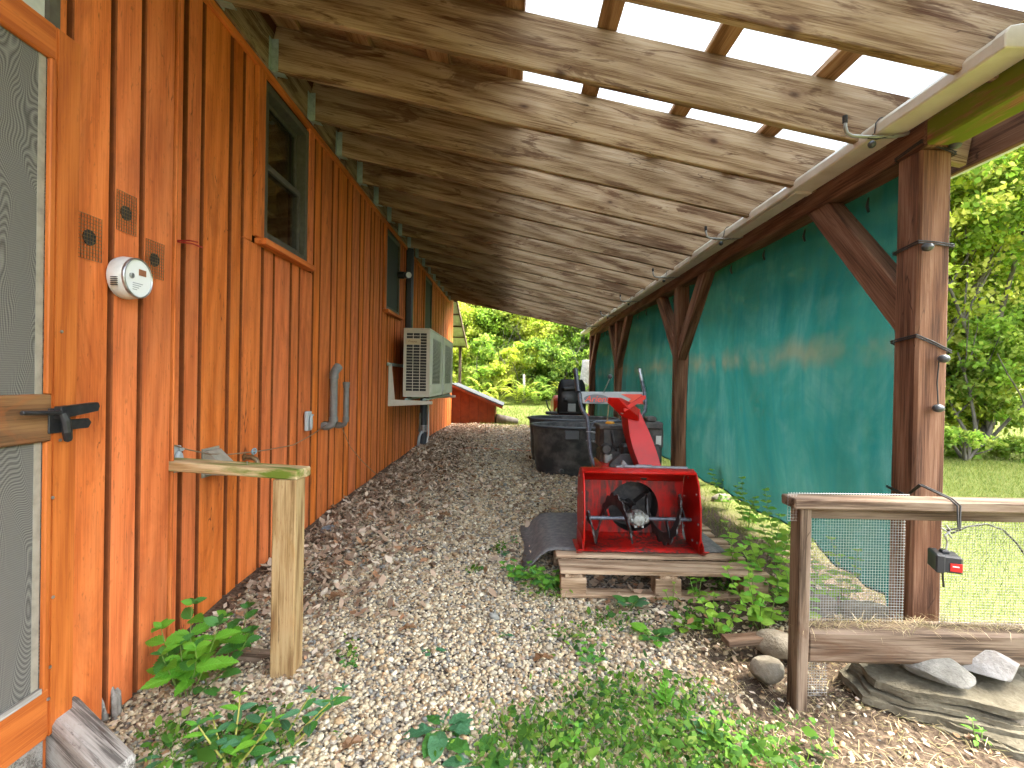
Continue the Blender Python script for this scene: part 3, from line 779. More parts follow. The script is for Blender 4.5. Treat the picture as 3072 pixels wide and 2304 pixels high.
for z_, y_ in ((.26,1.604),(.48,1.612),(.80,1.606),(.98,1.63),(1.33,1.63),(.16,1.60)):
    sc_.lathe([(.0055,0),(.005,.003),(.0,.004)], (DX1, y_, z_), (Vector((1,0,0)),Vector((0,1,0)),Vector((0,0,1))), 8)
sc_.build('screw_heads', 'steel', door)
lx = DX1
la = MB()
la.box(lx, lx+.006, 1.585, 1.64, 1.005, 1.085)
la.tube([(lx+.030, 1.47, 1.078), (lx+.034, 1.55, 1.074), (lx+.03, 1.60, 1.072)], .0075, 8)
la.prism([(lx+.006,1.60,1.09),(lx+.006,1.745,1.098),(lx+.006,1.752,1.085),(lx+.006,1.745,1.068),(lx+.006,1.66,1.058),(lx+.006,1.60,1.05)], (.024,0,0))
la.tube([(lx+.028,1.605,1.07),(lx+.034,1.612,1.045),(lx+.034,1.618,1.01),(lx+.028,1.628,.985),(lx+.02,1.64,.99)], [.013,.014,.014,.013,.010], 8)
la.prism([(lx+.004,1.64,1.045),(lx+.004,1.722,1.045),(lx+.004,1.735,1.03),(lx+.004,1.722,1.012),(lx+.004,1.64,1.012)], (.012,0,0))
la.build('latch', 'black_metal', door, smooth=False, bevel=.003)
# pale panel and dark strip over the door
tr = thing('door_surround', 'pale gray panel and dark frame strip above the screen door', 'door frame', (NX, 1.3, 2.3))
MB().box(NX-.004, NX+.006, .7, 1.60, 2.30, 3.4).build('panel', 'white_trim', tr)
MB().box(NX-.002, NX+.020, 1.602, 1.64, 2.30, 3.4).build('frame_strip', 'window_frame', tr)
MB().box(NX-.03, NX+.012, .7, 1.62, -.14, .034).build('door_sill', 'gray_wood', tr)

# ------------------------------------------------------------------ things fixed to the wall
def sph(c, r, n=10, sq=(1,1,1)):
    c = Vector(c); m = MB(); prof = [(r*math.sin(math.pi*i/n), -r*math.cos(math.pi*i/n)) for i in range(n+1)]
    m.lathe([(max(a, 1e-6), h) for a, h in prof], (0,0,0), 'Z', n*2)
    m.v = [Vector((v.x*sq[0], v.y*sq[1], v.z*sq[2])) + c for v in m.v]; return m
XAX = (Vector((1,0,0)), Vector((0,1,0)), Vector((0,0,1)))

# electric meter
mc = atx(408, 835, NX+.058)
meter = thing('electric_meter', 'round white electric meter with glass cover on the orange wall', 'electric meter', (NX, mc.y, mc.z-.1))
rm = .076; base = Vector((NX+.002, mc.y, mc.z))
MB().lathe([(rm*.92,0),(rm*1.02,.004),(rm*1.06,.02),(rm*1.02,.05),(rm*.98,.060),(rm*.90,.0635)], base, XAX, 32).build('case', 'meter_case', meter, smooth=True, auto=35)
ring = MB(); ring.lathe([(rm*.985,.056),(rm*1.0,.060),(rm*1.0,.067),(rm*.94,.070),(rm*.93,.064)], base, XAX, 32, caps=False); ring.build('ring', 'steel', meter, smooth=True)
MB().lathe([(rm*.93,.0640),(0.0001,.0643)], base, XAX, 32).build('face', 'meter_face', meter)
MB().box(NX+.0670, NX+.0680, mc.y+.002, mc.y+.040, mc.z+.012, mc.z+.036).build('display', 'meter_print', meter)
pr = MB()
for q in range(4): pr.box(NX+.0668, NX+.0675, mc.y-.028, mc.y+.024-.010*q, mc.z-.022-q*.008, mc.z-.019-q*.008)
pr.build('printed_lines', 'print_gray', meter)
MB().lathe([(.010,.0643),(.010,.071),(.008,.072),(.0001,.072)], base+Vector((0,-.036,.004)), XAX, 12).build('port', 'steel', meter)
vs = MB()
for q in range(5): vs.box(base.x+.022, base.x+.046, base.y-rm*1.07, base.y-rm*1.0, base.z-.012-q*.007, base.z-.009-q*.007)
vs.build('side_slots', 'black_metal', meter)

# three hardware-cloth patches over pipe holes
for (px_, py_, wy, hz, lab) in ((270, 713, .10, .155, 'square wire mesh patch over a hole, the one nearest the door'),
                                (380, 640, .098, .15, 'square wire mesh patch over a hole, the topmost above the meter'),
                                (465, 780, .105, .15, 'square wire mesh patch over a hole, just beside the meter')):
    c = atx(px_, py_, NX+.004); t = thing('mesh_vent', lab, 'vent', (NX, c.y, c.z-hz/2), 'mesh vents on the wall')
    w_ = MB(); n1, n2 = 9, 13
    for q in range(n1): yq = c.y-wy/2+wy*q/(n1-1); w_.box(NX+.0035, NX+.0052, yq-.0007, yq+.0007, c.z-hz/2, c.z+hz/2)
    for q in range(n2): zq = c.z-hz/2+hz*q/(n2-1); w_.box(NX+.0050, NX+.0066, c.y-wy/2, c.y+wy/2, zq-.0007, zq+.0007)
    w_.build('wire_mesh', 'brass', t)
    MB().lathe([(.028,0),(.028,.003),(.0001,.003)], (NX+.0005, c.y, c.z), XAX, 16).build('hole', 'black_metal', t)
# red wire ends
p = atx(553, 722, NX-.06); t = thing('wire_stub', 'pair of short red wires poking out of the wall', 'wire', (WX, p.y, p.z))
MB().tube([p+Vector((-.05,0,0)), p+Vector((.015,.02,.006)), p+Vector((.03,.055,.008))], .0035, 6).build('wire', 'wire_red', t)
MB().tube([p+Vector((-.05,0,-.004)), p+Vector((.02,.03,-.006)), p+Vector((.035,.085,-.010))], .0035, 6).build('wire', 'wire_red', t)

def outlet(px_, py_, X, h, lab, gape):
    c = atx(px_, py_, X+.02); t = thing('outlet_box', lab, 'outlet', (X, c.y, c.z-h/2))
    MB().box(X, X+.030, c.y-.037, c.y+.037, c.z-h/2, c.z+h/2).build('box', 'box_gray', t, bevel=.005)
    lid = MB(); lid.lathe([(h*.40,0),(h*.40,.008),(h*.34,.014),(.0001,.016)], (0,0,0), XAX, 18)
    Rm = Matrix.Rotation(gape, 4, 'Z')
    lid.v = [Rm @ Vector((v.x, v.y*.7, v.z)) + Vector((X+.034, c.y, c.z-.01)) for v in lid.v]
    lid.build('cover', 'box_gray', t, smooth=True, auto=30)
    MB().tube([(X+.035, c.y+.02, c.z+.045), (X+.045, c.y+.02, c.z+.045), (X+.05, c.y+.005, c.z+.045)], .007, 8).build('hinge', 'box_gray', t)
    return c
outlet(926, 1263, WX+.012, .15, 'gray outdoor outlet box with round cover below the window', .25)
c_ = atx(517, 1382, WX+.012)
outlet(524, 1378, WX+.012, .125, 'pale gray outlet box tucked at the end of the mossy rail', .2)
# tan wedge-shaped vent hood
c = atx(655, 1385, WX+.05); t = thing('vent_hood', 'tan wedge-shaped metal vent hood on the wall above the rail', 'vent hood', (WX, c.y, c.z-.07))
MB().prism([(WX+.008,c.y-.06,c.z+.062),(WX+.03,c.y-.06,c.z+.062),(WX+.14,c.y-.06,c.z-.045),(WX+.13,c.y-.06,c.z-.062),(WX+.008,c.y-.06,c.z-.062)], (0,.12,0)).build('hood', 'hood_tan', t, bevel=.002)
MB().box(WX+.006, WX+.012, c.y-.075, c.y+.075, c.z-.075, c.z+.075).build('flange', 'hood_tan', t)
# hose bib
c = atx(760, 1372, WX+.06); t = thing('hose_bib', 'brass garden tap with blue wheel handle on the wall', 'tap', (WX, c.y, c.z-.05))
b_ = MB(); b_.tube([(WX+.004,c.y,c.z),(WX+.05,c.y,c.z),(WX+.075,c.y,c.z-.012),(WX+.09,c.y,c.z-.04),(WX+.092,c.y,c.z-.062)], [.014,.014,.015,.013,.012], 10)
b_.tube([(WX+.088,c.y,c.z-.05),(WX+.095,c.y,c.z-.075)], .0155, 10); b_.lathe([(.022,0),(.022,.005)], (WX+.004,c.y,c.z), XAX, 14)
b_.tube([(WX+.05,c.y,c.z),(WX+.062,c.y,c.z+.03)], .009, 8); b_.build('body', 'brass', t, smooth=True, auto=40)
hd = MB(); hd.tube([(WX+.064+.0*math.cos(a), c.y+.026*math.cos(a), c.z+.036+.026*math.sin(a)*.6) for a in np.linspace(0, 2*math.pi, 13)[:-1]], .005, 6, closed=True)
hd.box(WX+.060, WX+.068, c.y-.024, c.y+.024, c.z+.032, c.z+.040); hd.build('handle', 'valve_blue', t)
# two gray vent pipes
for (px_, py0, py1, r_, lab, ang) in ((1000, 1278, 1120, .031, 'taller gray plastic pipe with angled cap standing off the wall', True),
                                     (1037, 1276, 1150, .024, 'shorter gray plastic pipe with screw cap standing off the wall', False)):
    X = WX+.10; c0 = atx(px_, py0, X); c1 = atx(px_, py1, X); yq = c0.y
    t = thing('vent_pipe', lab, 'pipe', (WX, yq, c0.z), 'gray pipes on the wall')
    MB().tube([(WX+.004,yq,c0.z),(X-.035,yq,c0.z),(X-.012,yq,c0.z+.012),(X,yq,c0.z+.04),(X,yq,c1.z-.03)], r_, 14).build('pipe', 'pvc_gray', t, smooth=True, auto=50)
    el = MB(); el.tube([(X,yq,c0.z+.035),(X,yq,c0.z+.075)], r_*1.18, 14); el.tube([(WX+.02,yq,c0.z),(WX+.055,yq,c0.z)], r_*1.2, 14); el.build('coupling', 'pvc_gray', t, smooth=True, auto=50)
    cp_ = MB()
    if ang:
        cp_.tube([(X,yq,c1.z-.045),(X,yq,c1.z),(X+.006,yq+.02,c1.z+.03),(X+.018,yq+.05,c1.z+.06)], [r_*1.2,r_*1.2,r_*1.2,r_*1.25], 14)
    else:
        cp_.tube([(X,yq,c1.z-.04),(X,yq,c1.z-.012)], r_*1.15, 14); cp_.tube([(X,yq,c1.z-.013),(X,yq,c1.z+.012)], r_*1.35, 14)
    cp_.build('cap', 'pvc_gray', t, smooth=True, auto=50)
# sagging brown wire along the wall
W_ = WX+.05
pts = [atx(500,1328,W_), atx(560,1348,W_), atx(628,1362,W_), atx(690,1363,W_), atx(745,1357,W_), atx(800,1350,W_), atx(880,1335,W_), atx(935,1305,W_), atx(985,1270,W_)]
t = MB().tube(pts, .0035, 6).build('wall_wire', 'cord_brown', smooth=True); tag(t, 'thin brown wire sagging along the orange wall to the gray pipes', 'wire')
pts = [atx(1026,1283,W_), atx(1050,1340,W_), atx(1085,1382,W_), atx(1120,1415,W_), atx(1150,1435,W_+.01)]
t = MB().tube(pts, .0035, 6).build('wall_wire', 'cord_brown', smooth=True); tag(t, 'thin dark wire dropping from the gray pipes to the leaf litter', 'wire')

# dark conduits by the heat pumps
yq = atx(1234, 900, WX+.08).y
t = thing('drain_pipe', 'dark conduit running up the wall from heat pump to roof', 'pipe', (WX+.07, yq, 1.5))
MB().box(WX+.002, WX+.105, yq-.055, yq+.055, 1.2, 3.13).build('cover', 'pipe_dark', t, bevel=.018)
yl = atx(1270, 1280, WX+.09).y
t = thing('drain_pipe', 'dark conduit dropping from heat pump to the leaf litter', 'pipe', (WX+.08, yl, 0))
MB().tube([(WX+.09, yl, gz(WX, yl)-.02), (WX+.09, yl, 1.0)], .062, 16).build('pipe', 'pipe_dark', t, smooth=True, auto=50)
MB().tube([(WX+.09, yl, gz(WX, yl)+.22), (WX+.09, yl, gz(WX, yl)+.34)], .067, 16).build('clamp', 'steel', t, smooth=True, auto=50)
MB().tube([(WX+.15,yl+.09,1.0),(WX+.16,yl+.09,.5),(WX+.17,yl+.06,.25),(WX+.15,yl-.02,.08),(WX+.18,yl-.06,.03)], .014, 8).build('hose', 'lamp_white', t, smooth=True)
MB().tube([(WX+.03,yl-.16,.02),(WX+.05,yl-.16,.22),(WX+.07,yl-.10,.30),(WX+.09,yl-.03,.28)], .024, 8).build('hose', 'box_gray', t, smooth=True)
MB().tube([(WX+.04,yl-.10,.3),(WX+.05,yl-.10,.45),(WX+.05,yl-.12,.62)], .016, 8).build('hose', 'hood_tan', t, smooth=True)
# spotlight
c = atx(1222, 828, WX+.12); t = thing('spotlight', 'small black spotlight with white lens beside the dark conduit', 'spotlight', (WX+.05, c.y, c.z))
MB().tube([(WX+.004,c.y-.05,c.z),(WX+.09,c.y-.05,c.z)], .05, 12).build('mount', 'black_metal', t, smooth=True, auto=50)
d = Vector((.55,-.75,-.1)).normalized(); p0 = Vector((WX+.09, c.y-.03, c.z))
MB().tube([p0, p0+d*.03, p0+d*.13], [.03,.045,.05], 14).build('head', 'black_metal', t, smooth=True, auto=50)
MB().tube([p0+d*.128, p0+d*.136], .040, 14).build('lens', 'lamp_white', t)

# two heat pumps on one wall bracket
def heat_pump(y0, y1, lab, side_grid):
    x0, x1, z0, z1 = -1.425, -1.075, .962, 1.862
    t = thing('heat_pump', lab, 'heat pump', ((x0+x1)/2, (y0+y1)/2, z0), 'heat pumps on the wall bracket')
    body = MB()
    # cabinet: panels round a dark core so that the openings are real
    core = MB().box(x0+.02, x1-.02, y0+.02, y1-.02, z0+.03, z1-.02); core.build('coil', 'ac_dark', t)
    body.box(x0, x1, y0, y1, z1-.022, z1); body.box(x0, x1, y0, y1, z0, z0+.04)
    for a, b in ((x0, x0+.035), (x1-.045, x1)):
        body.box(a, b, y0, y0+.03, z0+.04, z1-.022); body.box(a, b, y1-.03, y1, z0+.04, z1-.022)
    body.box(x0+.035, x1-.045, y0+.0, y0+.012, z0+.04, z0+.075); body.box(x0+.035, x1-.045, y0, y0+.012, z1-.062, z1-.022)
    body.box(x1-.03, x1-.002, y0+.03, y0+.24, z0+.04, z1-.022); body.box(x1-.03, x1-.002, y1-.12, y1-.03, z0+.04, z1-.022)
    body.box(x1-.03, x1-.002, y0+.24, y1-.12, z0+.04, z0+.17); body.box(x1-.03, x1-.002, y0+.24, y1-.12, z1-.11, z1-.022)
    body.box(x0, x0+.008, y0+.03, y1-.03, z0+.04, z1-.022); body.box(x0+.03, x1-.03, y1-.012, y1, z0+.04, z1-.022)
    body.build('cabinet', 'ac_cream', t, bevel=.005)
    g = MB(); ya = y0+.002
    xs_ = np.linspace(x0+.035, x1-.045, 4)
    for xx in xs_: g.box(xx-.0038, xx+.0038, ya, ya+.008, z0+.075, z1-.062)
    for zz in np.linspace(z0+.075, z1-.062, 21): g.box(x0+.035, x1-.045, ya-.0, ya+.006, zz-.0034, zz+.0034)
    g.build('side_grille', 'ac_cream', t)
    MB().box(x0+.03, x0+.225, y0-.006, y0+.001, z1-.215, z1-.14).build('badge', 'ac_badge', t, bevel=.003)
    lg = MB(); bx, bz = x0+.065, z1-.185
    lg.tube([(bx, y0-.008, bz), (bx+.012, y0-.008, bz+.03), (bx+.024, y0-.008, bz)], .003, 5)
    lg.tube([(bx+.03+.004*q, y0-.008, bz+.005+.007*math.sin(q*1.15)) for q in range(22)], .0028, 5)
    lg.build('script_badge', 'ac_script', t)
    f = MB()
    for zz in np.linspace(z0+.18, z1-.12, 34): f.box(x1-.012, x1+.006, y0+.245, y1-.125, zz-.0035, zz+.0035)
    f.build('fan_grille', 'ac_cream', t)
    MB().box(x1-.004, x1+.012, y0+.05, y0+.20, z0+.05, z0+.16).build('name_panel', 'ac_cream', t, bevel=.004)
    for xx in (x0+.06, x1-.06):
        for yy in (y0+.12, y1-.12): MB().box(xx-.03, xx+.03, yy-.03, yy+.03, z0-.018, z0).build('foot', 'rubber', t)
heat_pump(6.60, 7.76, 'cream heat pump with grid side grille, nearer of the two', True)
heat_pump(7.86, 9.10, 'cream heat pump on the bracket, farther of the two', True)
t = thing('wall_bracket', 'cream steel wall bracket carrying the heat pumps', 'bracket', (WX+.3, 7.8, .9))
for yy in (6.50, 9.16):
    a = MB(); a.box(WX+.012, WX+.052, yy-.02, yy+.02, .93, 1.38); a.build('upright', 'ac_cream', t, bevel=.004)
    MB().prism([(WX+.012,yy-.02,.93),(WX+.012,yy-.02,.84),(-1.02,yy-.02,.875),(-1.02,yy-.02,.914)], (0,.04,0)).build('arm', 'ac_cream', t, bevel=.004)
    MB().prism([(WX+.052,yy-.012,1.38),(WX+.052,yy-.012,.93),(WX+.10,yy-.012,.93)], (0,.006,0)).build('gusset', 'ac_cream', t)
for xx in (-1.365, -1.135): MB().box(xx-.02, xx+.02, 6.54, 9.2, .916, .944).build('rail', 'galvanized', t, bevel=.003)
MB().box(WX+.012, WX+.04, 6.40, 9.25, 1.36, 1.40).build('cross_rail', 'galvanized', t, bevel=.003)

# cellar bulkhead at the end of the wall
t = thing('cellar_bulkhead', 'low orange wedge-shaped cellar entry with gray lid beyond the heat pumps', 'cellar entry', (-1.0, 14, 0))
CY0, CY1 = 13.5, 15.2
def cz(x): return 1.05 - (x+1.6)/1.15*.47
q = 0; x = -1.62
while x < -.46:
    x1 = min(x+.245, -.45); o = MB().prism([(x+.004,CY0,-.06),(x1-.004,CY0,-.06),(x1-.004,CY0,cz(x1)),(x+.004,CY0,cz(x))], (0,.03,0)).build('board', 'cellar_orange', t, bevel=.004); x = x1
MB().prism([(-1.6,CY0+.034,-.06),(-.46,CY0+.034,-.06),(-.46,CY0+.034,cz(-.46)-.01),(-1.6,CY0+.034,cz(-1.6)-.01)], (0,.02,0)).build('backing', 'groove_dark', t)
MB().box(-.48, -.45, CY0+.06, CY1, -.06, cz(-.45)).build('end_wall', 'cellar_orange', t)
lid = MB().prism([(-1.62,CY0-.06,cz(-1.62)+.012),(-.22,CY0-.06,cz(-.22)+.012),(-.22,CY0-.06,cz(-.22)+.05),(-1.62,CY0-.06,cz(-1.62)+.05)], (0,CY1-CY0+.1,0)).build('lid', 'roof_gray', t, bevel=.004)
MB().prism([(-1.62,CY0-.062,cz(-1.62)-.055),(-.24,CY0-.062,cz(-.24)-.055),(-.24,CY0-.062,cz(-.24)+.011),(-1.62,CY0-.062,cz(-1.62)+.011)], (0,.03,0)).build('trim_board', 'cellar_orange', t, bevel=.003)
# dark weathered log beside it
t = MB().tube([(-.42,13.62,.17),(-.1,13.7,.12),(.18,13.72,.08)], [.13,.12,.09], 12).build('rotten_log', 'bark', smooth=True); tag(t, 'dark rotten log lying against the cellar entry', 'log')

# ------------------------------------------------------------------ short rail by the wall
t = thing('stub_railing', 'short mossy rail on one pine post beside the orange wall', 'railing', (-1.1, 2.25, 0))
z0 = gz(-.98, 2.18)
lumber('post', (-.953, 2.18, z0-.06), (-.953, 2.18, .762), .100, .098, 'post_pine', t, up=(0,-1,0), bevel=.004)
lumber('rail', (WX+.02, 2.285, .795), (-.892, 2.185, .783), .112, .042, 'rail_pine_mossy', t, bevel=.005)
lumber('ground_sill', (-1.45, 2.30, z0+.0), (-.90, 2.27, z0-.005), .09, .05, 'fence_wood', t, bevel=.008)
MB().prism([(WX+.01,2.25,.765),(WX+.09,2.25,.765),(WX+.01,2.25,.685)], (0,.03,0)).build('angle_bracket', 'box_gray', t)
nl = MB(); nl.tube([(-1.16,2.225,.808),(-1.16,2.225,.82)], .002, 6); nl.lathe([(.006,0),(.0,.003)], (-1.16,2.225,.82), 'Z', 8); nl.build('nail', 'steel', t)
# gray timber block under the door
t = MB(); 
pa = Vector((-1.33, 1.74, .0)); pb = Vector((-.90, 1.30, 0))
P_ = [atz(113, 2125, .075), atz(185, 2062, .075), atz(236, 2082, .075), atz(412, 2258, .075), atz(330, 2335, .075)]
t.prism([(p.x, p.y, -.15) for p in P_], (0,0,.225))
o = t.build('timber_block', 'gray_wood', bevel=.012, org=(P_[0].x, P_[0].y, -.15))
o2 = Matrix.Rotation(math.atan2(P_[4].y-P_[0].y, P_[4].x-P_[0].x), 4, 'Z'); o.data.transform(o2.inverted()); o.rotation_euler = o2.to_euler()
tag(o, 'weathered gray timber block on the gravel below the screen door', 'timber')
# gray splintered stub by the wall
t = MB(); rs = random.Random(5); c = atz(335, 2150, gz(-1.35, 1.75))
for q in range(9):
    a = rs.uniform(0, 6.28); dd = Vector((math.cos(a)*.02, math.sin(a)*.02, 0)); hh = rs.uniform(.06, .14)
    t.tube([c+dd, c+dd*1.2+Vector((-.015,.01,hh*.6)), c+dd*rs.uniform(.2,1.2)+Vector((-.035,.02,hh))], [.014,.011,.004], 6)
tag(t.build('wood_stub', 'twig_gray', smooth=True), 'gray splintered stub of wood standing at the wall base', 'stump')

# ------------------------------------------------------------------ spare gutter lengths on hooks under the beam
def gutter_piece(y0, y1, x0, z0, w, h, lab):
    prof = [(0,0),(w,0),(w,h*.55),(w*.86,h*.88),(w*.5,h),(w*.14,h*.88),(0,h*.55)]
    m = MB().prism([(x0+a, y0, z0+b) for a, b in prof], (0, y1-y0, 0))
    t = thing('spare_gutter', lab, 'gutter', (x0+w/2, (y0+y1)/2, z0), 'spare gutter lengths stored on the hooks')
    m.build('trough', 'cream_vinyl', t, bevel=.006)
    MB().prism([(x0+a-(.004 if a < w/2 else -.004), y0-.012, z0+b-(0.003 if b == 0 else -.003)) for a, b in prof], (0, .055, 0)).build('end_cap', 'cream_vinyl', t, bevel=.004)
gutter_piece(1.84, 5.05, 1.755, 2.437, .135, .085, 'cream vinyl gutter length on hooks, the one closest to camera')
gutter_piece(3.22, 7.7, 1.772, 2.423, .10, .012, 'thin cream gutter strip under the first length, on the hooks')
gutter_piece(5.08, 8.9, 1.765, 2.437, .12, .075, 'cream vinyl gutter length on hooks in the middle of the row')
gutter_piece(8.93, 13.2, 1.76, 2.437, .13, .08, 'cream vinyl gutter length on hooks, the far one')
ordn = ['nearest the big post', 'second from the big post', 'third from the big post', 'fourth from the big post', 'fifth from the big post', 'farthest from the big post']
for q, yy in enumerate((2.46, 4.22, 5.80, 7.55, 9.2, 11.0)):
    t = thing('utility_hook', f'gray steel hook with black tip under the beam, {ordn[q]}', 'hook', (1.75, yy, 2.41), 'hooks along the beam')
    hk = MB(); hk.tube([(1.90,yy,2.440),(1.875,yy,2.428),(1.82,yy,2.416),(1.70,yy,2.414),(1.625,yy,2.418),(1.600,yy,2.432),(1.592,yy,2.46),(1.590,yy,2.485)], .0085, 8)
    hk.build('rod', 'hook_gray', t, smooth=True)
    MB().tube([(1.590,yy,2.480),(1.589,yy,2.515)], .0115, 8).build('tip', 'rubber', t, smooth=True, auto=50)
    t2 = thing('ball_bungee', f'black ball bungee round the gutter at the hook {ordn[q]}', 'bungee cord', (1.75, yy, 2.4), 'ball bungees on the gutter')
    y2 = yy+.015
    MB().tube([(1.70,y2-.02,2.405),(1.745,y2,2.44),(1.75,y2,2.49),(1.775,y2+.01,2.520),(1.82,y2+.015,2.530),(1.87,y2+.01,2.520),(1.897,y2,2.47),(1.893,y2-.01,2.43),(1.82,y2-.02,2.42),(1.74,y2-.02,2.402)], .003, 6, closed=True).build('cord', 'cord_black', t2, smooth=True)
    sph((1.712, y2-.03, 2.372), .018, 8).build('ball', 'ball_black', t2, smooth=True)
# bungees round the near post
def post_bungee(z_left, z_right, ball_px, lab, half=False):
    x0, x1, y0, y1 = 1.893, 2.057, 2.373, 2.537
    t = thing('ball_bungee', lab, 'bungee cord', (1.975, 2.45, min(z_left, z_right)), 'ball bungees on the post')
    for dz in (0, .010):
        MB().tube([(x0,y0,z_left+.008+dz),(1.975,y0-.004,(z_left+z_right)/2+dz+.005),(x1,y0,z_right+dz),(x1,y1,z_right+dz),(x0,y1,z_left+dz-.01)], .0038, 6, closed=True).build('cord', 'cord_black', t)
    b = at(*ball_px, 2.345); sph(b, .0225, 9, (1.15,1,.85)).build('ball', 'ball_black', t, smooth=True)
post_bungee(1.875, 1.868, (2783, 741), 'black ball bungee round the big post, below the brace top')
post_bungee(1.435, 1.37, (2832, 1076), 'black ball bungee round the big post at its middle')
post_bungee(2.345, 2.30, (2866, 434), 'black ball bungee round the top of the big post')
b = at(2815, 1225, 2.35); t = thing('ball_bungee', 'lone bungee ball hanging low on the big post', 'bungee cord', (b.x, b.y, b.z), 'ball bungees on the post')
sph(b, .0225, 9, (1.15,1,.85)).build('ball', 'ball_black', t, smooth=True)
MB().tube([b, b+Vector((.008,.02,.12)), b+Vector((.014,.018,.24))], .003, 6).build('cord', 'cord_black', t)
# a second pair of ties at the mesh bottom of each cloth
# ------------------------------------------------------------------ green shade cloths
def shade_cloth(y0, y1, lab, seed, gather=False):
    rs = np.random.default_rng(seed); ny_, nz = 90, 46
    ph = rs.uniform(0, 6.28, 12); rows = []
    for j in range(nz+1):
        v = j/nz; row = []
        for i in range(ny_+1):
            u = i/ny_; y_ = y0+(y1-y0)*u
            zt = 2.350 - .012*abs(math.sin(u*math.pi*5))*(1-.3*u)
            zb = .20 + .05*math.sin(u*4+ph[0])*.6
            if gather: zb -= .16*max(0, 1-u/.26)
            z_ = zt + (zb-zt)*v
            x_ = 2.035 - .05*math.sin(math.pi*u)*math.sin(math.pi*min(1, v*1.1))
            x_ += (.006+.016*v)*math.sin(u*19+ph[1]+v*1.5) + .010*math.sin(u*41+ph[2]+v*3)*(.3+v) + .018*math.sin(u*7+v*5+ph[3])
            x_ += .03*math.exp(-((u-.95)/.035)**2)*math.sin(v*2+.5) - .03*math.exp(-((u-.985)/.012)**2)
            if gather: x_ += .045*max(0, 1-u/.24)*math.sin(u*95+v*2)*v*v
            row.append((x_, y_, z_))
        rows.append(row)
    o = MB().grid(rows).build('shade_cloth', 'shade_cloth', smooth=True, org=(2.03, (y0+y1)/2, .1)); tag(o, lab, 'shade cloth', 'green shade cloths hung between posts')
    def rim(idx): return [Vector(rows[j][i]) for j, i in idx]
    MB().tube(rim([(nz, i) for i in range(0, ny_+1, 2)]), .007, 6).build('hem', 'shade_cloth', o, smooth=True)
    for e in (1, ny_-1): MB().tube(rim([(j, e) for j in range(0, nz+1, 2)]), .006, 6).build('side_hem', 'shade_cloth', o, smooth=True)
    for f_ in (.12, .30, .47, .64, .80, .93):
        p = Vector(rows[2][int(f_*ny_)]); tb = MB().tube([p+Vector((-.02,0,.05)), p+Vector((-.03,0,.0)), p+Vector((-.018,0,-.035))], [.004,.009,.007], 6); tb.build('tie', 'cord_black', o, smooth=True)
    return o
shade_cloth(2.545, 5.845, 'big green shade cloth beside the near post, stained tan across', 1, True)
shade_cloth(6.02, 9.285, 'green shade cloth behind the snow blower, between second and third posts', 2)
shade_cloth(9.46, 12.40, 'green shade cloth at the far end, between last two posts', 3)

# ------------------------------------------------------------------ low fence on the right
f = thing('garden_fence', 'low wooden fence with wire mesh in front of the big post', 'fence', (1.9, 2.05, 0))
lumber('post', (1.178, 2.04, -.12), (1.178, 2.04, .715), .044, .078, 'fence_wood', f, up=(0,-1,0), bevel=.005)
lumber('top_rail', (1.118, 2.03, .737), (3.3, 2.03, .737), .105, .040, 'fence_wood', f, bevel=.005)
lumber('under_rail', (1.202, 2.065, .690), (3.3, 2.065, .690), .035, .052, 'fence_wood', f, bevel=.003)
lumber('post', (2.75, 2.05, -.1), (2.75, 2.05, .715), .05, .08, 'fence_wood', f, up=(0,-1,0), bevel=.005)
lumber('bottom_timber', (1.203, 2.08, .155), (3.3, 2.08, .148), .12, .135, 'fence_wood', f, bevel=.014)
def wire_mesh(x0, x1, z0, z1, Y, sp=.0115, th=.00055, name='wire_mesh', bow=.0):
    m = MB(); nx_ = int((x1-x0)/sp); nz_ = int((z1-z0)/sp)
    for i in range(nx_+1):
        x_ = x0+i*sp; o_ = .008*math.sin(x_*5)
        m.box(x_-th, x_+th, Y+o_-th, Y+o_+th, z0, z1)
    for j in range(nz_+1):
        z_ = z0+j*sp
        m.tube([(x_, Y+.0016+.008*math.sin(x_*5), z_) for x_ in np.linspace(x0, x1, 9)], th*1.35, 4, cap=False)
    m.build(name, 'wire_zinc', f)
wire_mesh(1.20, 1.655, .205, .675, 2.10)
wire_mesh(1.80, 3.0, .205, .675, 2.10)
wire_mesh(1.115, 1.155, .66, .765, 2.03); wire_mesh(1.205, 1.33, -.08, .08, 2.085)
wire_mesh(1.15, 1.66, .70, .762, 2.088)
t = MB().tube([at(2855,1600,2.16), at(2900,1580,2.17), at(2960,1572,2.18), at(3010,1590,2.18), at(3050,1630,2.18), at(3085,1680,2.18)], .004, 6).build('bent_rod', 'cord_black', smooth=True)
tag(t, 'thin black rod arching behind the fence mesh', 'rod')
# cord over the rail with a small black device
t = thing('hanging_device', 'small black box with red panel hanging from the fence rail', 'device', (1.73, 1.95, .5))
yb_ = 1.95; c = at(2838, 1684, yb_)
Rz = Matrix.Rotation(R(-24), 4, 'Z')
def rbox(m, cx, sx, sy, sz, off=(0,0,0)):
    b = MB().box(-sx/2, sx/2, -sy/2, sy/2, -sz/2, sz/2)
    b.v = [Rz @ (v+Vector(off)) + cx for v in b.v]; m.v, b0 = m.v+b.v, len(m.v); m.f += [tuple(i+b0 for i in fq) for fq in b.f]; return m
rbox(MB(), c, .078, .085, .064).build('case', 'device_black', t, bevel=.006)
rbox(MB(), c, .030, .10, .070, (-.030, 0, 0)).build('cover', 'device_black', t, bevel=.005)
rbox(MB(), c, .036, .004, .030, (.018, -.044, -.008)).build('red_panel', 'device_red', t)
rbox(MB(), c, .020, .003, .004, (.016, -.0465, -.004)).build('printed_line', 'meter_face', t)
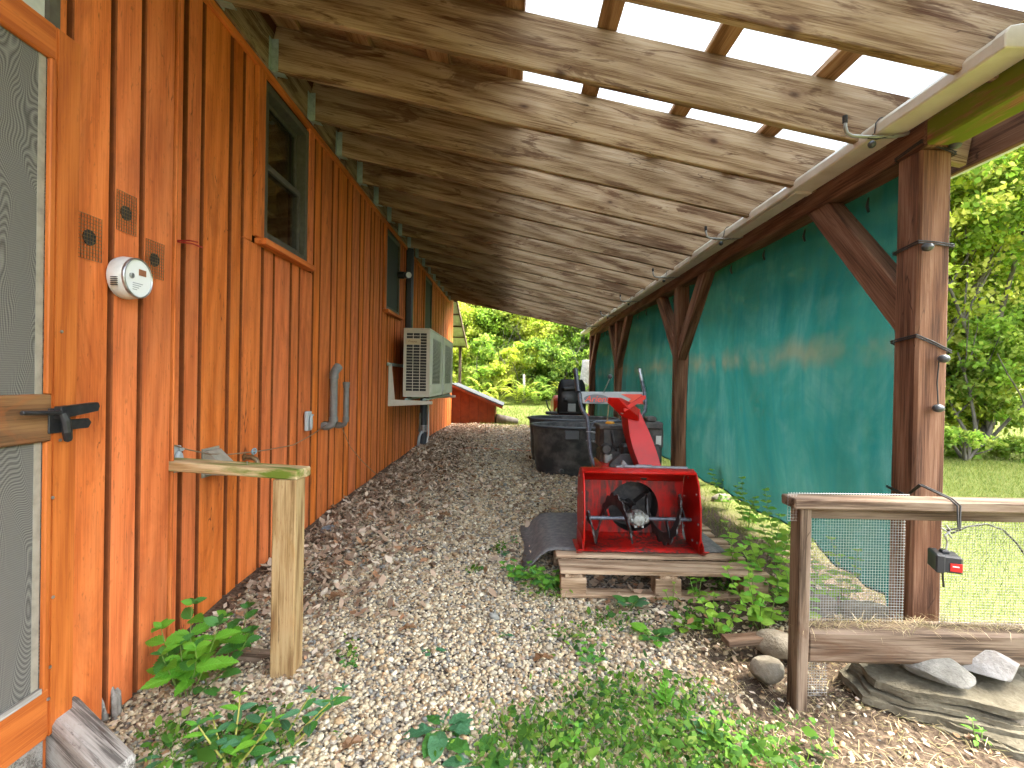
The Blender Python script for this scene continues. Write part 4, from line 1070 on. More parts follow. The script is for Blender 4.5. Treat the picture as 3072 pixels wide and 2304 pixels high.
rbox(MB(), c, .026, .03, .014, (-.005, 0, .038)).build('lug', 'device_black', t, bevel=.003)
q0 = c+Vector((0,0,.045))
MB().tube([q0, q0+Vector((.004,0,.03)), q0+Vector((-.008,0,.055)), q0+Vector((.010,-.005,.075)), q0+Vector((-.004,0,.095))], .0035, 6).build('hook_wire', 'steel', t)
MB().tube([q0+Vector((.02,0,.045)), q0+Vector((.002,0,.07)), q0+Vector((-.022,0,.085))], .003, 6).build('hook_wire', 'steel', t)
MB().tube([c+Vector((-.012,0,-.035)), c+Vector((-.010,0,-.07)), c+Vector((-.006,0,-.10))], .0035, 6).build('tail', 'cord_black', t)
t = thing('stretch_cord', 'doubled black stretch cord from the big post over the fence rail', 'cord', (1.85, 2.2, .8))
for dx in (0, .012):
    MB().tube([at(2660,1457+dx*300,2.50), at(2720,1485+dx*300,2.34), (1.70+dx, 2.10, .80), (1.735+dx, 1.99, .766), (1.745+dx, 1.968, .745), (1.745+dx*.5, 1.962, .66), (c.x, yb_, c.z+.12)], .0035, 6).build('cord', 'cord_black', t, smooth=True)

# ------------------------------------------------------------------ rocks
def rock(name, c, s, rz, mat, lab, seed, flat=.6, sub=3, noise=.22, tilt=(0,0), group=None, layers=0, sharp=False):
    bm = bmesh.new(); bmesh.ops.create_icosphere(bm, subdivisions=sub, radius=1.0)
    rs = np.random.default_rng(seed); ks = rs.normal(size=(7,3))*1.7; ps = rs.uniform(0,6.28,7); NP = 16 if sharp else 9; planes = rs.normal(size=(NP,3)); planes /= np.linalg.norm(planes, axis=1, keepdims=True); pd = rs.uniform(.50,.78,NP) if sharp else rs.uniform(.62,.92,NP)
    for v in bm.verts:
        p = np.array(v.co)
        for pl, d_ in zip(planes, pd):
            e = p@pl - d_
            if e > 0: p = p - pl*e*.92
        p = p*(1+noise*.35*sum(math.sin(float(p@kk)+pp) for kk, pp in zip(ks, ps))/2.5)
        z = p[2]
        if abs(z) > flat: z = math.copysign(flat+(abs(z)-flat)*.15, z)
        co = Vector((p[0]*s[0], p[1]*s[1], z*s[2]/flat))
        if layers:
            l = math.floor((co.z/s[2]+1)*layers/2); co.x *= 1+.07*math.sin(l*2.3+seed); co.y *= 1+.09*math.sin(l*1.7+seed*2)
        v.co = co
    bm.normal_update(); me = bpy.data.meshes.new(name); bm.to_mesh(me); bm.free()
    me.materials.append(M[mat]); me.polygons.foreach_set('use_smooth', [sub >= 3]*len(me.polygons))
    o = bpy.data.objects.new(name, me); link(o, None, c); o.rotation_euler = (tilt[0], tilt[1], rz); 
    md = o.modifiers.new('edges', 'EDGE_SPLIT'); md.split_angle = R(16 if sharp else 38)
    return tag(o, lab, 'rock', group)
def slab(outline, z0, layers, th, mat, lab, seed, dz=(0, 0)):
    """split slate: thin irregular sheets stacked, each with its own ragged outline; top dips towards the path"""
    rs = np.random.default_rng(seed); m = MB(); cx = sum(p[0] for p in outline)/len(outline); cy = sum(p[1] for p in outline)/len(outline)
    dense = []
    for i in range(len(outline)):
        p, q = np.array(outline[i]), np.array(outline[(i+1) % len(outline)])
        for t_ in np.linspace(0, 1, 9)[:-1]: dense.append(p+(q-p)*t_)
    ang = np.arange(len(dense)); z = z0
    for l in range(layers):
        t_ = th*rs.uniform(.6, 1.5); sc_ = 1-.034*l-rs.uniform(0, .075); ph = rs.uniform(0, 6.28, 4)
        ring = []
        for i, p in enumerate(dense):
            j = 1+.016*math.sin(i*.31+ph[0])+.010*math.sin(i*.83+ph[1])+rs.uniform(-.003,.003)
            ring.append((cx+(p[0]-cx)*sc_*j, cy+(p[1]-cy)*sc_*j))
        zf = lambda x, y: z+dz[0]*(x-cx)+dz[1]*(y-cy)+.006*math.sin(x*9+ph[2])+.004*math.sin(y*23+x*5+ph[3])
        n = len(ring); b = len(m.v); mid = [(cx+(x-cx)*.5, cy+(y-cy)*.5) for x, y in ring]
        m.v += [Vector((x, y, zf(x, y))) for x, y in ring]+[Vector((cx+(x-cx)*.988, cy+(y-cy)*.988, zf(x, y)+t_*.92+rs.uniform(-.002,.002))) for x, y in ring]+[Vector((x, y, zf(x, y)+t_+.005*math.sin(x*17+ph[0]))) for x, y in mid]+[Vector((cx, cy, zf(cx, cy)+t_))]
        for i in range(n):
            k_ = (i+1) % n
            m.f += [(b+i, b+k_, b+n+k_, b+n+i), (b+n+i, b+n+k_, b+2*n+k_, b+2*n+i), (b+2*n+i, b+2*n+k_, b+3*n)]
        z += t_*.86
    o = m.build('slab_rock', mat, smooth=True, auto=32); tag(o, lab, 'rock'); return o
def oz(pts, z): return [(p.x, p.y) for p in (atz(a, b_, z) for a, b_ in pts)]
slab(oz([(2570,2050),(2690,2120),(2850,2185),(3080,2260),(3400,2290),(3400,2010),(3000,2000),(2750,1990)], -.06), -.145, 4, .024, 'slate', 'long slate slab at the lowest edge of the stone pile', 9, (.02, .05))
slab(oz([(2500,1982),(2580,2046),(2720,2090),(2900,2122),(3080,2160),(3400,2150),(3400,1890),(2900,1900),(2600,1925)], .01), -.055, 4, .020, 'slate', 'broad flat slate slab below the fence timber, upper of two', 4, (.01, .10))
c = atz(2768, 1990, .08); rock('loose_rock', (c.x, c.y, .085), (.165, .105, .040), R(-38), 'slate_gray', 'pointed gray slate wedge resting on the broad slab', 12, .55, 4, .05, (R(18), R(4)), sharp=True)
c = atz(2945, 1982, .09); rock('loose_rock', (c.x, c.y+.01, .105), (.185, .115, .062), R(-6), 'quartz', 'pale white quartz rock resting on the broad slab', 23, .6, 4, .05, (R(12), R(4)), sharp=True)
c = atz(3030, 2135, -.02); rock('loose_rock', (c.x, c.y, -.03), (.075, .05, .026), R(-15), 'fieldstone', 'small tan flat stone at the edge of the slabs', 31, .6, 3)
c = atz(2300, 2015, -.04); rock('field_rock', (c.x, c.y, -.035), (.075, .07, .062), R(20), 'fieldstone', 'rounded tan fieldstone left of the fence post', 41, .8, 3)
c = atz(2330, 1945, -.02); rock('field_rock', (c.x+.02, c.y+.02, -.01), (.115, .08, .055), R(-15), 'fieldstone', 'larger tan fieldstone behind the rounded one', 44, .8, 3)
c = atz(2480, 1850, .02); rock('field_rock', (c.x, c.y+.1, .03), (.13, .07, .05), R(5), 'fieldstone', 'flat tan stone behind the fence mesh near its post', 47, .6, 3)
c = atz(2620, 1860, .03); rock('field_rock', (c.x+.03, c.y+.1, .03), (.12, .06, .045), R(-8), 'fieldstone', 'flat tan stone behind the mesh at foot of the big post', 49, .6, 3)
c = atz(985, 1600, -.01); rock('blue_rock', (c.x, c.y, .01), (.075, .06, .03), R(30), 'bluestone', 'blue gray stone among leaves at the wall base', 51, .6, 3)
c = atz(2135, 1500, .02); rock('field_rock', (c.x+.1, c.y, .03), (.11, .08, .05), R(10), 'fieldstone', 'tan stone half hidden under weeds behind the pallet', 53, .7, 3)
t = lumber('short_board', (1.02, 2.36, .0), (1.26, 2.39, .01), .07, .03, 'fence_wood'); tag(t, 'short weathered board lying above the fieldstones', 'board')

# ------------------------------------------------------------------ pallet and mat
pal = thing('pallet', 'weathered wooden shipping pallet under the red snow blower', 'pallet', (.9, 3.45, -.03))
pz0 = -.042
for yy in (2.945, 3.43, 3.92):
    lumber('bottom_board', (.30, yy, pz0+.011), (1.50, yy, pz0+.011), .10, .020, 'pallet_wood', pal)
    for x0, x1 in ((.302, .45), (.845, .995), (1.355, 1.497)):
        lumber('block', (x0, yy, pz0+.0695), (x1, yy, pz0+.0695), .10, .096, 'pallet_wood', pal, bevel=.004)
for xx in (.375, .92, 1.43): lumber('stringer_board', (xx, 2.89, pz0+.128), (xx, 3.97, pz0+.128), .10, .018, 'pallet_wood', pal)
ptop = pz0+.160
for q, yy in enumerate((2.938, 3.038, 3.20, 3.36, 3.52, 3.68, 3.82, 3.928)):
    lumber('deck_board', (.298+.008*math.sin(q*3), yy, pz0+.149), (1.50+.02*math.sin(q*2.2), yy, pz0+.149), .096, .021, 'pallet_wood', pal, bevel=.004)
rows = []
for i in range(15):
    y_ = 3.225+.90*i/14; row = []
    for j in range(27):
        x_ = .10+1.30*j/26; over = max(0, .30-x_)
        z_ = ptop+.006 - min(over*over*5.5, .155)*(1.0 if i > 1 else .8) + .002*math.sin(x_*17+y_*9)
        if x_ < .30: z_ = max(z_, gz(x_, y_)+.018)
        row.append((x_+.012*math.sin(y_*9)*(j == 0), y_+.010*math.sin(x_*6)*(i in (0, 14)), z_))
    rows.append(row)
o = MB().grid(rows).build('rubber_mat', 'mat_rubber', smooth=True, solid=.010); tag(o, 'dark gray rubber mat drooping off the pallet under the snow blower', 'mat')

# ------------------------------------------------------------------ snow blower
sb = thing('snow_blower', 'red two-stage snow blower standing on the pallet', 'snow blower', (.84, 3.6, ptop))
XL, XR, z0 = .468, 1.205, ptop+.012
def side_poly(x):
    pts = [(3.20,.0),(3.165,.10),(3.175,.28),(3.215,.42),(3.265,.485),(3.33,.505),(3.42,.49),(3.49,.42),(3.51,.28),(3.49,.10),(3.42,.0)]
    return [(x, y_, z0+z_) for y_, z_ in pts]
for x in (XL, XR-.006): MB().prism(side_poly(x), (.006,0,0)).build('side_plate', 'red_paint', sb, bevel=.002)
for yq, zq in ((3.21,.06),(3.30,.05),(3.20,.18),(3.46,.10),(3.47,.30),(3.24,.36),(3.40,.44)):
    for x, s_ in ((XL-.001, -1), (XR-.0065, -1)):
        MB().lathe([(.0085,0),(.0085,.004),(.005,.006),(.0001,.006)], (x, yq, z0+zq), (Vector((-1,0,0)),Vector((0,1,0)),Vector((0,0,1))), 6).build('bolt', 'steel', sb)
# rolled front edge of each side plate
for x in (XL+.003, XR-.003): MB().tube([p for p in side_poly(x)[0:6]], .007, 8).build('edge_roll', 'red_paint', sb, smooth=True)
# curved housing: top sweep, flat back with round opening, lower lip
HC = Vector((.855, 3.50, z0+.215)); HR = .172
top = [(3.262,.490),(3.275,.500),(3.33,.507),(3.40,.498),(3.46,.462),(3.495,.415),(3.50,.395)]
bot = [(3.50,.035),(3.49,.020),(3.45,.006),(3.30,.002),(3.195,.0)]
MB().grid([[(XL+.006, y_, z0+z_) for y_, z_ in top], [(XR-.006, y_, z0+z_) for y_, z_ in top]]).build('housing_top', 'red_paint', sb, smooth=True, solid=.004)
MB().grid([[(XL+.006, y_, z0+z_) for y_, z_ in bot], [(XR-.006, y_, z0+z_) for y_, z_ in bot]]).build('housing_floor', 'red_dirty', sb, smooth=True, solid=.004)
MB().tube([(XL+.003, 3.262, z0+.490), (XR-.003, 3.262, z0+.490)], .010, 8).build('top_roll', 'red_paint', sb, smooth=True)
bp_ = MB(); nseg = 48; ring_i = []; ring_o = []
za, zb = z0+.036, z0+.394
for q in range(nseg):
    a = 2*math.pi*q/nseg; ca, sa = math.cos(a), math.sin(a)
    ring_i.append(HC+Vector((HR*ca, 0, min(HR*sa, zb-HC.z-.002) if sa > 0 else max(HR*sa, za-HC.z+.002))))
    tx = ((XR-.006-HC.x) if ca > 0 else (HC.x-XL-.006))/max(abs(ca), 1e-6); tz = ((zb-HC.z) if sa > 0 else (HC.z-za))/max(abs(sa), 1e-6)
    tt = min(tx, tz); ring_o.append(HC+Vector((tt*ca, 0, tt*sa)))
# add the rectangle corners
bp_.v = ring_i + ring_o
for q in range(nseg): bp_.f.append((q, (q+1) % nseg, nseg+(q+1) % nseg, nseg+q))
for cx, cz_ in ((XR-.006, zb), (XL+.006, zb), (XL+.006, za), (XR-.006, za)):
    ang_c = math.atan2(cz_-HC.z, cx-HC.x) % (2*math.pi); q = int(ang_c/(2*math.pi)*nseg) % nseg
    bp_.v.append(Vector((cx, HC.y, cz_))); bp_.f.append((nseg+q, nseg+(q+1) % nseg, len(bp_.v)-1))
bp_.build('housing_back', 'red_dirty', sb, solid=.004)
MB().lathe([(HR,0),(HR,.155),(.0001,.156)], HC+Vector((0,.001,0)), 'Y', 40, caps=False).build('impeller_drum', 'engine_black', sb, smooth=True, auto=40)
im = MB()
for q in range(3):
    a = q*2*math.pi/3+.5; d = Vector((math.cos(a),0,math.sin(a))); n_ = Vector((-math.sin(a),0,math.cos(a)))
    im.prism([HC+d*.03+Vector((0,.03,0)), HC+d*.155+Vector((0,.02,0))+n_*.02, HC+d*.155+Vector((0,.11,0))+n_*.02, HC+d*.03+Vector((0,.11,0))], n_*.006)
im.tube([HC+Vector((0,-.06,0)), HC+Vector((0,.15,0))], .025, 10); im.build('impeller', 'engine_black', sb)
AY, AZ = 3.335, z0+.175
MB().tube([(XL+.006,AY,AZ),(XR-.006,AY,AZ)], .0135, 12).build('auger_shaft', 'handle_tube', sb, smooth=True, auto=50)
gb = MB(); gb.lathe([(.0001,-.055),(.035,-.05),(.05,-.03),(.058,-.005),(.058,.02),(.045,.05),(.03,.07),(.03,.16)], (.845,AY,AZ), 'Y', 16)
gb.lathe([(.028,-.07),(.036,-.05),(.036,.05),(.028,.07)], (.845,AY,AZ), 'X', 14)
for q in range(6):
    a = q*math.pi/3; gb.box(.845+.046*math.cos(a)-.008, .845+.046*math.cos(a)+.008, AY-.052, AY-.01, AZ+.046*math.sin(a)-.008, AZ+.046*math.sin(a)+.008)
gb.build('gearbox', 'gear_alloy', sb, smooth=False, bevel=.002)
def auger(x0, x1, turns, ph, name='auger_ribbon'):
    m = MB(); n = 64
    for k in range(n+1):
        t_ = k/n; a = ph+turns*2*math.pi*t_; x = x0+(x1-x0)*t_; d = Vector((0, math.cos(a), math.sin(a)))
        ro = .156 + (.010 if k % 4 < 2 else -.008)
        c = Vector((x, AY, AZ))
        for r_, dx in ((.084,-.005),(ro,-.005),(ro,.005),(.084,.005)): m.v.append(c+d*r_+Vector((dx,0,0)))
        if k:
            b = (k-1)*4
            for u in range(4): m.f.append((b+u, b+(u+1) % 4, b+4+(u+1) % 4, b+4+u))
    for k in (4, n//2, n-4):
        t_ = k/n; a = ph+turns*2*math.pi*t_; x = x0+(x1-x0)*t_; d = Vector((0, math.cos(a), math.sin(a)))
        m.bar(Vector((x,AY,AZ))+d*.010, Vector((x,AY,AZ))+d*.13, .034, .010, up=(1,0,0))
    return m.build(name, 'engine_black', sb)
auger(XL+.03, .795, 1.25, 2.6); auger(.895, XR-.03, -1.25, 1.7)
sk = MB()
for x, s in ((XL-.004, -1), (XR+.004, 1)):
    sk.prism([(x,3.19,z0+.10),(x,3.42,z0+.10),(x,3.42,z0+.0),(x,3.20,z0-.012),(x,3.13,z0+.03),(x,3.14,z0+.055)], (s*.006,0,0))
    sk.prism([(x,3.42,z0-.0),(x,3.20,z0-.012),(x,3.12,z0+.028),(x,3.125,z0+.034),(x,3.20,z0-.004),(x,3.42,z0+.006)], (s*.035,0,0))
sk.build('skid_shoe', 'red_paint', sb, bevel=.002)
# grey clean-out tool clipped on top of the housing
ct = MB(); a_, b_ = at(1872, 1400, 3.36), at(2062, 1405, 3.36); ct.tube([a_, b_], .0125, 8); ct.tube([at(1905,1400,3.36), at(1955,1401,3.36)], .0155, 8)
ct.prism([at(1848,1398,3.36), at(1880,1395,3.36), at(1884,1403,3.36), at(1850,1405,3.36)], (0,.05,0)); ct.prism([at(1862,1397,3.37), at(1868,1381,3.37), at(1872,1381,3.37), at(1884,1396,3.37)], (0,.012,0))
ct.build('cleanout_tool', 'gray_metal', sb, bevel=.002)
# chute: three-sided channel leaning back as it rises
def chan(sec, name, mat='red_paint'):
    """sec: list of (left-back, left-front, right-front, right-back) corner points going up"""
    m = MB()
    for s_ in range(3): m.grid([[r_[s_], r_[s_+1]] for r_ in sec])
    return m.build(name, mat, sb, smooth=True, solid=.005, auto=35)
sec = []
for t_ in np.linspace(0, 1, 9):
    e = t_*t_*(3-2*t_)
    lf = 1926+(1884-1926)*t_ + 9*math.sin(t_*3.14)*-1.2; rf = 1986+(1919-1986)*t_ + 5*math.sin(t_*3.14)
    py_ = 1411+(1236-1411)*t_; Yf = 3.50+.10*t_; lb = 1907+(1862-1907)*t_ - 8*math.sin(t_*3.14)
    sec.append([at(lb, py_-6, Yf+.14), at(lf, py_, Yf), at(rf, py_, Yf), at(rf-6, py_-6, Yf+.14)])
chan(sec, 'chute')
sec = [[at(1858,1243,3.70), at(1868,1250,3.56), at(1916,1262,3.56), at(1920,1240,3.70)],
       [at(1845,1225,3.68), at(1846,1228,3.50), at(1912,1248,3.52), at(1920,1230,3.68)],
       [at(1828,1208,3.64), at(1824,1208,3.42), at(1868,1212,3.44), at(1890,1208,3.64)],
       [at(1824,1196,3.62), at(1826,1193,3.38), at(1853,1194,3.40), at(1862,1194,3.62)]]
chan(sec, 'chute_deflector')
MB().prism([at(1869,1226,3.47), at(1925,1187,3.47), at(1937,1186,3.47), at(1938,1196,3.47), at(1890,1226,3.47), at(1874,1236,3.47)], (0,.012,0)).build('deflector_strap', 'red_paint', sb, bevel=.002)
MB().lathe([(.013,0),(.013,.01),(.006,.014),(.0001,.014)], at(1866,1237,3.53), (Vector((0,-1,0)),Vector((1,0,0)),Vector((0,0,1))), 10).build('pivot_bolt', 'steel', sb)
MB().lathe([(.085,0),(.09,.012),(.09,.03),(.075,.045)], (HC.x+.07, 3.58, z0+.40), 'Z', 24).build('chute_ring', 'black_metal', sb, smooth=True, auto=40)
# engine
EY = 3.95
def ebox(px0, px1, py0, py1, Y, d, name, mat, bevel=.012):
    a, b = at(px0, py1, Y), at(px1, py0, Y); return MB().box(a.x, b.x, Y, Y+d, a.z, b.z).build(name, mat, sb, bevel=bevel)
ebox(1800, 1885, 1278, 1350, 3.88, .26, 'fuel_tank', 'engine_black', .03)
ebox(1798, 1890, 1276, 1288, 3.87, .28, 'tank_seam', 'dust_black', .006)
cpx = at(1830, 1276, 4.0); MB().lathe([(.036,-.012),(.038,.0),(.036,.02),(.028,.03),(.0001,.03)], (cpx.x, 4.0, cpx.z), 'Z', 12).build('fuel_cap', 'yellow_cap', sb, bevel=.003)
ebox(1862, 1960, 1335, 1440, 3.80, .36, 'engine_block', 'engine_black', .02)
ebox(1800, 1870, 1345, 1440, 3.86, .24, 'recoil_housing', 'dust_black', .03)
bc = at(1876, 1415, 3.74); MB().lathe([(.135,0),(.135,.05),(.118,.062),(.0001,.064)], (bc.x, 3.74, bc.z), (Vector((0,-1,0)),Vector((1,0,0)),Vector((0,0,1))), 36).build('belt_cover', 'dust_black', sb, smooth=True, auto=40)
cc = MB(); cp0 = at(1816,1345,3.86); cc.lathe([(.04,0),(.045,.03),(.03,.06)], cp0, (Vector((0,-1,0)),Vector((1,0,0)),Vector((0,0,1))), 14); cc.build('oil_cap', 'engine_black', sb, smooth=True, auto=40)
st_ = MB(); s0 = at(1812,1362,3.84); s1 = at(1832,1390,3.84); st_.box(s0.x, s1.x+.01, 3.82, 3.87, s1.z, s0.z); st_.build('starter', 'gear_alloy', sb, bevel=.006)
MB().tube([at(1835,1290,3.86), at(1842,1340,3.85), at(1850,1352,3.86)], .010, 8).build('hose', 'rubber', sb, smooth=True)
mu = MB(); a, b = at(1938,1286,3.9), at(1982,1262,3.9); mu.box(a.x-.02, b.x+.01, 3.86, 4.1, a.z, b.z-.01); mu.box(a.x, b.x-.035, 3.88, 4.0, b.z-.01, b.z+.03); mu.build('heater_box', 'dust_black', sb, bevel=.01)
ebox(1936, 1992, 1284, 1345, 3.92, .16, 'muffler_guard', 'dust_black', .012)
ebox(1968, 1984, 1308, 1335, 3.915, .01, 'warning_label', 'white_trim', .001)
ebox(1935, 1988, 1335, 1420, 3.86, .2, 'muffler', 'engine_black', .02)
# wheels
for x, nm in ((.615, 'wheel'), (1.07, 'wheel')):
    wz = ptop+.20; wh = MB(); prof = [(.11,-.055),(.17,-.06),(.195,-.045),(.20,-.02),(.20,.02),(.195,.045),(.17,.06),(.11,.055)]
    wh.lathe(prof, (x, 3.93, wz), 'X', 28)
    for q in range(18):
        a = q*2*math.pi/18; d = Vector((0, math.cos(a), math.sin(a)))
        for s in (-1, 1): wh.bar(Vector((x+s*.004, 3.93, wz))+d*.203, Vector((x+s*.055, 3.93, wz))+Vector((0, math.cos(a+.13), math.sin(a+.13)))*.198, .022, .016, up=d)
    w_o = wh.build(nm, 'rubber', sb); MB().lathe([(.0001,-.03),(.10,-.03),(.112,-.05),(.112,.05),(.10,.03),(.0001,.03)], (x, 3.93, wz), 'X', 20).build('rim', 'gray_metal', w_o, smooth=True, auto=40)
ebox(1800, 1975, 1400, 1475, 3.70, .42, 'chassis', 'red_paint', .02)
# handle bars
hl = [at(1803,1425,3.90), at(1797,1412,3.94), at(1779,1388,3.98), at(1773,1370,4.0), at(1768,1330,4.04), at(1764,1275,4.10), at(1761,1252,4.13), at(1748,1232,4.16), at(1742,1215,4.18), at(1738,1180,4.24), at(1731,1145,4.34), at(1727,1110,4.46)]
MB().tube(hl, .0155, 10).build('handle_bar', 'handle_tube', sb, smooth=True, auto=60)
MB().tube([hl[-1]+(hl[-2]-hl[-1])*1.9, hl[-1]+(hl[-1]-hl[-2])*.02], .0205, 10).build('grip', 'handle_black', sb, smooth=True, auto=50)
hr_ = [at(1925,1420,3.92), at(1922,1330,4.04), at(1918,1270,4.10), at(1922,1252,4.13), at(1934,1235,4.16), at(1937,1215,4.18), at(1934,1180,4.24), at(1926,1145,4.34), at(1919,1110,4.46)]
MB().tube(hr_, .0155, 10).build('handle_bar', 'handle_tube', sb, smooth=True, auto=60)
MB().tube([hr_[-2]*.35+hr_[-1]*.65+(hr_[-2]-hr_[-1])*.65, hr_[-1]+(hr_[-1]-hr_[-2])*.02], .0165, 10).build('grip', 'steel', sb, smooth=True, auto=50)
MB().tube([at(1768,1335,4.05), at(1769,1290,4.1), at(1776,1270,4.11), at(1790,1265,4.11), at(1918,1262,4.11)], .011, 8).build('cross_bar', 'handle_tube', sb, smooth=True)
for py_ in (1295, 1322):
    MB().tube([at(1758,py_,4.06), at(1784,py_+1,4.04)], .005, 6).build('bolt', 'steel', sb)
    MB().tube([at(1774,py_+1,4.03), at(1787,py_+4,4.03)], .009, 6).build('wing_nut', 'steel', sb)
# dashboard
pa, pb, pc, pd = at(1744,1179,4.26), at(1933,1180,4.26), at(1935,1214,4.22), at(1748,1211,4.22)
MB().prism([pa, pb, pc, pd], (0,.05,.012)).build('dash_panel', 'panel_gray', sb, bevel=.004)
def quad_on(u0, u1, v0, v1, off):
    def P(u, v): return pa.lerp(pb, u).lerp(pd.lerp(pc, u), v) + Vector((0,-off,-off*.3))
    return [P(u0,v0), P(u1,v0), P(u1,v1), P(u0,v1)], P
_, PP = quad_on(0,1,0,1,.0055)
ov = MB(); cc_ = [PP(.23+.20*math.cos(a), .52+.42*math.sin(a)) for a in np.linspace(0, 2*math.pi, 29)[:-1]]; ov.v = cc_; ov.f = [tuple(range(28))]; ov.build('logo_plate', 'logo_dark', sb)
_, PP2 = quad_on(0,1,0,1,.0045)
ov = MB(); ov.v = [PP2(.62,.06), PP2(.96,.06), PP2(.97,.92), PP2(.70,.92), PP2(.78,.5)]; ov.f = [(0,1,2,3,4)]; ov.build('red_swoosh', 'logo_red', sb)
tcv = bpy.data.curves.new('logo_text', 'FONT'); tcv.body = 'Ariens'; tcv.size = .078; tcv.shear = .35; tcv.extrude = .0008; tcv.align_x = 'CENTER'; tcv.align_y = 'CENTER'; tcv.offset = .0008
to = bpy.data.objects.new('logo_text_source', tcv); COL.objects.link(to); bpy.context.view_layer.update()
tme = bpy.data.meshes.new_from_object(to.evaluated_get(bpy.context.evaluated_depsgraph_get())); bpy.data.objects.remove(to)
tme.materials.append(M['logo_red']) if not tme.materials else None
tme.materials.clear(); tme.materials.append(M['logo_red'])
lo_ = bpy.data.objects.new('logo_lettering', tme); _, PP3 = quad_on(0,1,0,1,.0075); link(lo_, sb, PP3(.235,.54))
xx_ = (pb-pa).normalized(); zz_ = (pa-pd).normalized(); nn_ = xx_.cross(zz_).normalized(); zz_ = nn_.cross(xx_)
lo_.rotation_euler = Matrix((xx_, zz_, nn_)).transposed().to_euler()
MB().tube([at(1808,1184,4.27), at(1829,1136,4.25)], .005, 6).build('shift_lever', 'steel', sb)
sph(at(1830,1130,4.25), .0205, 9).build('lever_knob', 'ball_black', sb, smooth=True)
MB().tube([at(1826,1215,4.2), at(1824,1240,4.15), at(1821,1275,4.08)], .006, 6).build('control_rod', 'brass', sb)

# ------------------------------------------------------------------ stock tanks
def oval(cx, cy, a, b, z, n=56, p=2.25):
    out = []
    for k in range(n):
        t_ = 2*math.pi*k/n; c_, s_ = math.cos(t_), math.sin(t_)
        r_ = (abs(c_)**p + abs(s_)**p)**(-1/p); out.append(Vector((cx+a*r_*c_, cy+b*r_*s_, z)))
    return out
def stock_tank(cx, cy, a, b, h, lab):
    g = gz(cx, cy)-.004; t = thing('stock_tank', lab, 'stock tank', (cx, cy, g), 'black stock tanks')
    prof = [(-.10,0),(-.085,.004),(-.078,.02),(-.062,.16),(-.055,.20),(-.046,.21),(-.030,h-.14),(-.022,h-.12),(-.016,h-.05),(-.010,h-.035),(.006,h-.03),(.012,h-.018),(.008,h-.004),(-.004,h),(-.022,h-.004),(-.030,h-.02),(-.055,.12),(-.09,.03)]
    m = MB(); n = 56
    for d, z_ in prof: m.v += oval(cx, cy, a+d, b+d, g+z_, n)
    for i in range(len(prof)-1):
        for k in range(n): l = (k+1) % n; m.f.append((i*n+k, i*n+l, (i+1)*n+l, (i+1)*n+k))
    m.f.append(tuple(reversed(range(n)))); m.f.append(tuple((len(prof)-1)*n+k for k in range(n)))
    m.build('shell', 'tank_black', t, smooth=True, auto=45)
    MB().tube(oval(cx, cy, a+.002, b+.002, g+h-.014, n), .017, 8, closed=True).build('rim', 'tank_rim', t, smooth=True)  # lighter material on the lip stands in for its highlight
    pl = MB()
    for xx in (-.27, .02): pl.box(cx+xx, cx+xx+.17, cy-b-.004, cy-b+.035, g+h-.155, g+h-.045)
    pl.build('rim_block', 'tank_rim', t, bevel=.006)
    MB().lathe([(.035,0),(.035,.015),(.02,.02),(.0001,.02)], (cx-.3, cy-b+.05, g+.07), (Vector((0,-1,0)),Vector((1,0,0)),Vector((0,0,1))), 14).build('drain_plug', 'tank_black', t)
stock_tank(.935, 6.64, .67, .42, .63, 'black plastic stock tank nearest the snow blower')
stock_tank(.93, 7.62, .675, .43, .66, 'black plastic stock tank behind the first one')

# ------------------------------------------------------------------ riding mower behind the tanks
mw = thing('riding_mower', 'orange riding mower with glossy black seat behind the stock tanks', 'riding mower', (1.05, 9.0, 0))
g = gz(1.05, 9.0)
sbk = MB(); rows = []
for i in range(11):
    v = i/10; zc = g+.66+.56*v; wd = .25*(1-.06*v-.5*max(0, v-.82)*2.2); yb_ = 8.78+.06*v-.05*math.sin(v*3)
    rows.append([(1.04+wd*math.cos(a), yb_+.065*math.sin(a)*(1 if math.sin(a) > 0 else .8), zc) for a in np.linspace(0, 2*math.pi, 25)])
sbk.grid(rows); sbk.f.append(tuple(range(10*25, 10*25+24))); sbk.build('seat_back', 'seat_vinyl', mw, smooth=True, auto=60)
MB().grid([[(1.04+.17*u, 8.715-.012*math.cos(u*1.5), g+1.06+.03*v-.02*u*u) for u in np.linspace(-1, 1, 9)] for v in (-1, -.3, .3, 1)]).build('seat_ridge', 'seat_vinyl', mw, smooth=True, solid=.02)
MB().grid([[(1.04+.15*u, 8.72, g+.86+.04*v) for u in np.linspace(-1, 1, 9)] for v in (-1, 1)]).build('seat_ridge', 'seat_vinyl', mw, smooth=True, solid=.02)
MB().box(.80, 1.28, 8.80, 9.30, g+.60, g+.70).build('seat_cushion', 'seat_vinyl', mw, bevel=.03)
MB().box(.97, 1.11, 8.70, 8.76, g+.66, g+.80).build('seat_bracket', 'panel_gray', mw, bevel=.01)
fe = MB()
for x0, x1 in ((.70, .82), (1.26, 1.38)): fe.prism([(x0,8.72,g+.42),(x0,8.80,g+.56),(x0,8.9,g+.62),(x0,9.15,g+.62),(x0,9.3,g+.5)], (x1-x0,0,0))
fe.box(.82, 1.26, 8.62, 9.3, g+.45, g+.58); fe.build('fender', 'mower_orange', mw, bevel=.02)
MB().prism([(.80,9.6,g+.35),(.80,9.6,g+.85),(.80,9.75,g+.92),(.80,10.35,g+.80),(.80,10.45,g+.6),(.80,10.45,g+.35)], (.48,0,0)).build('hood', 'mower_orange', mw, bevel=.03)
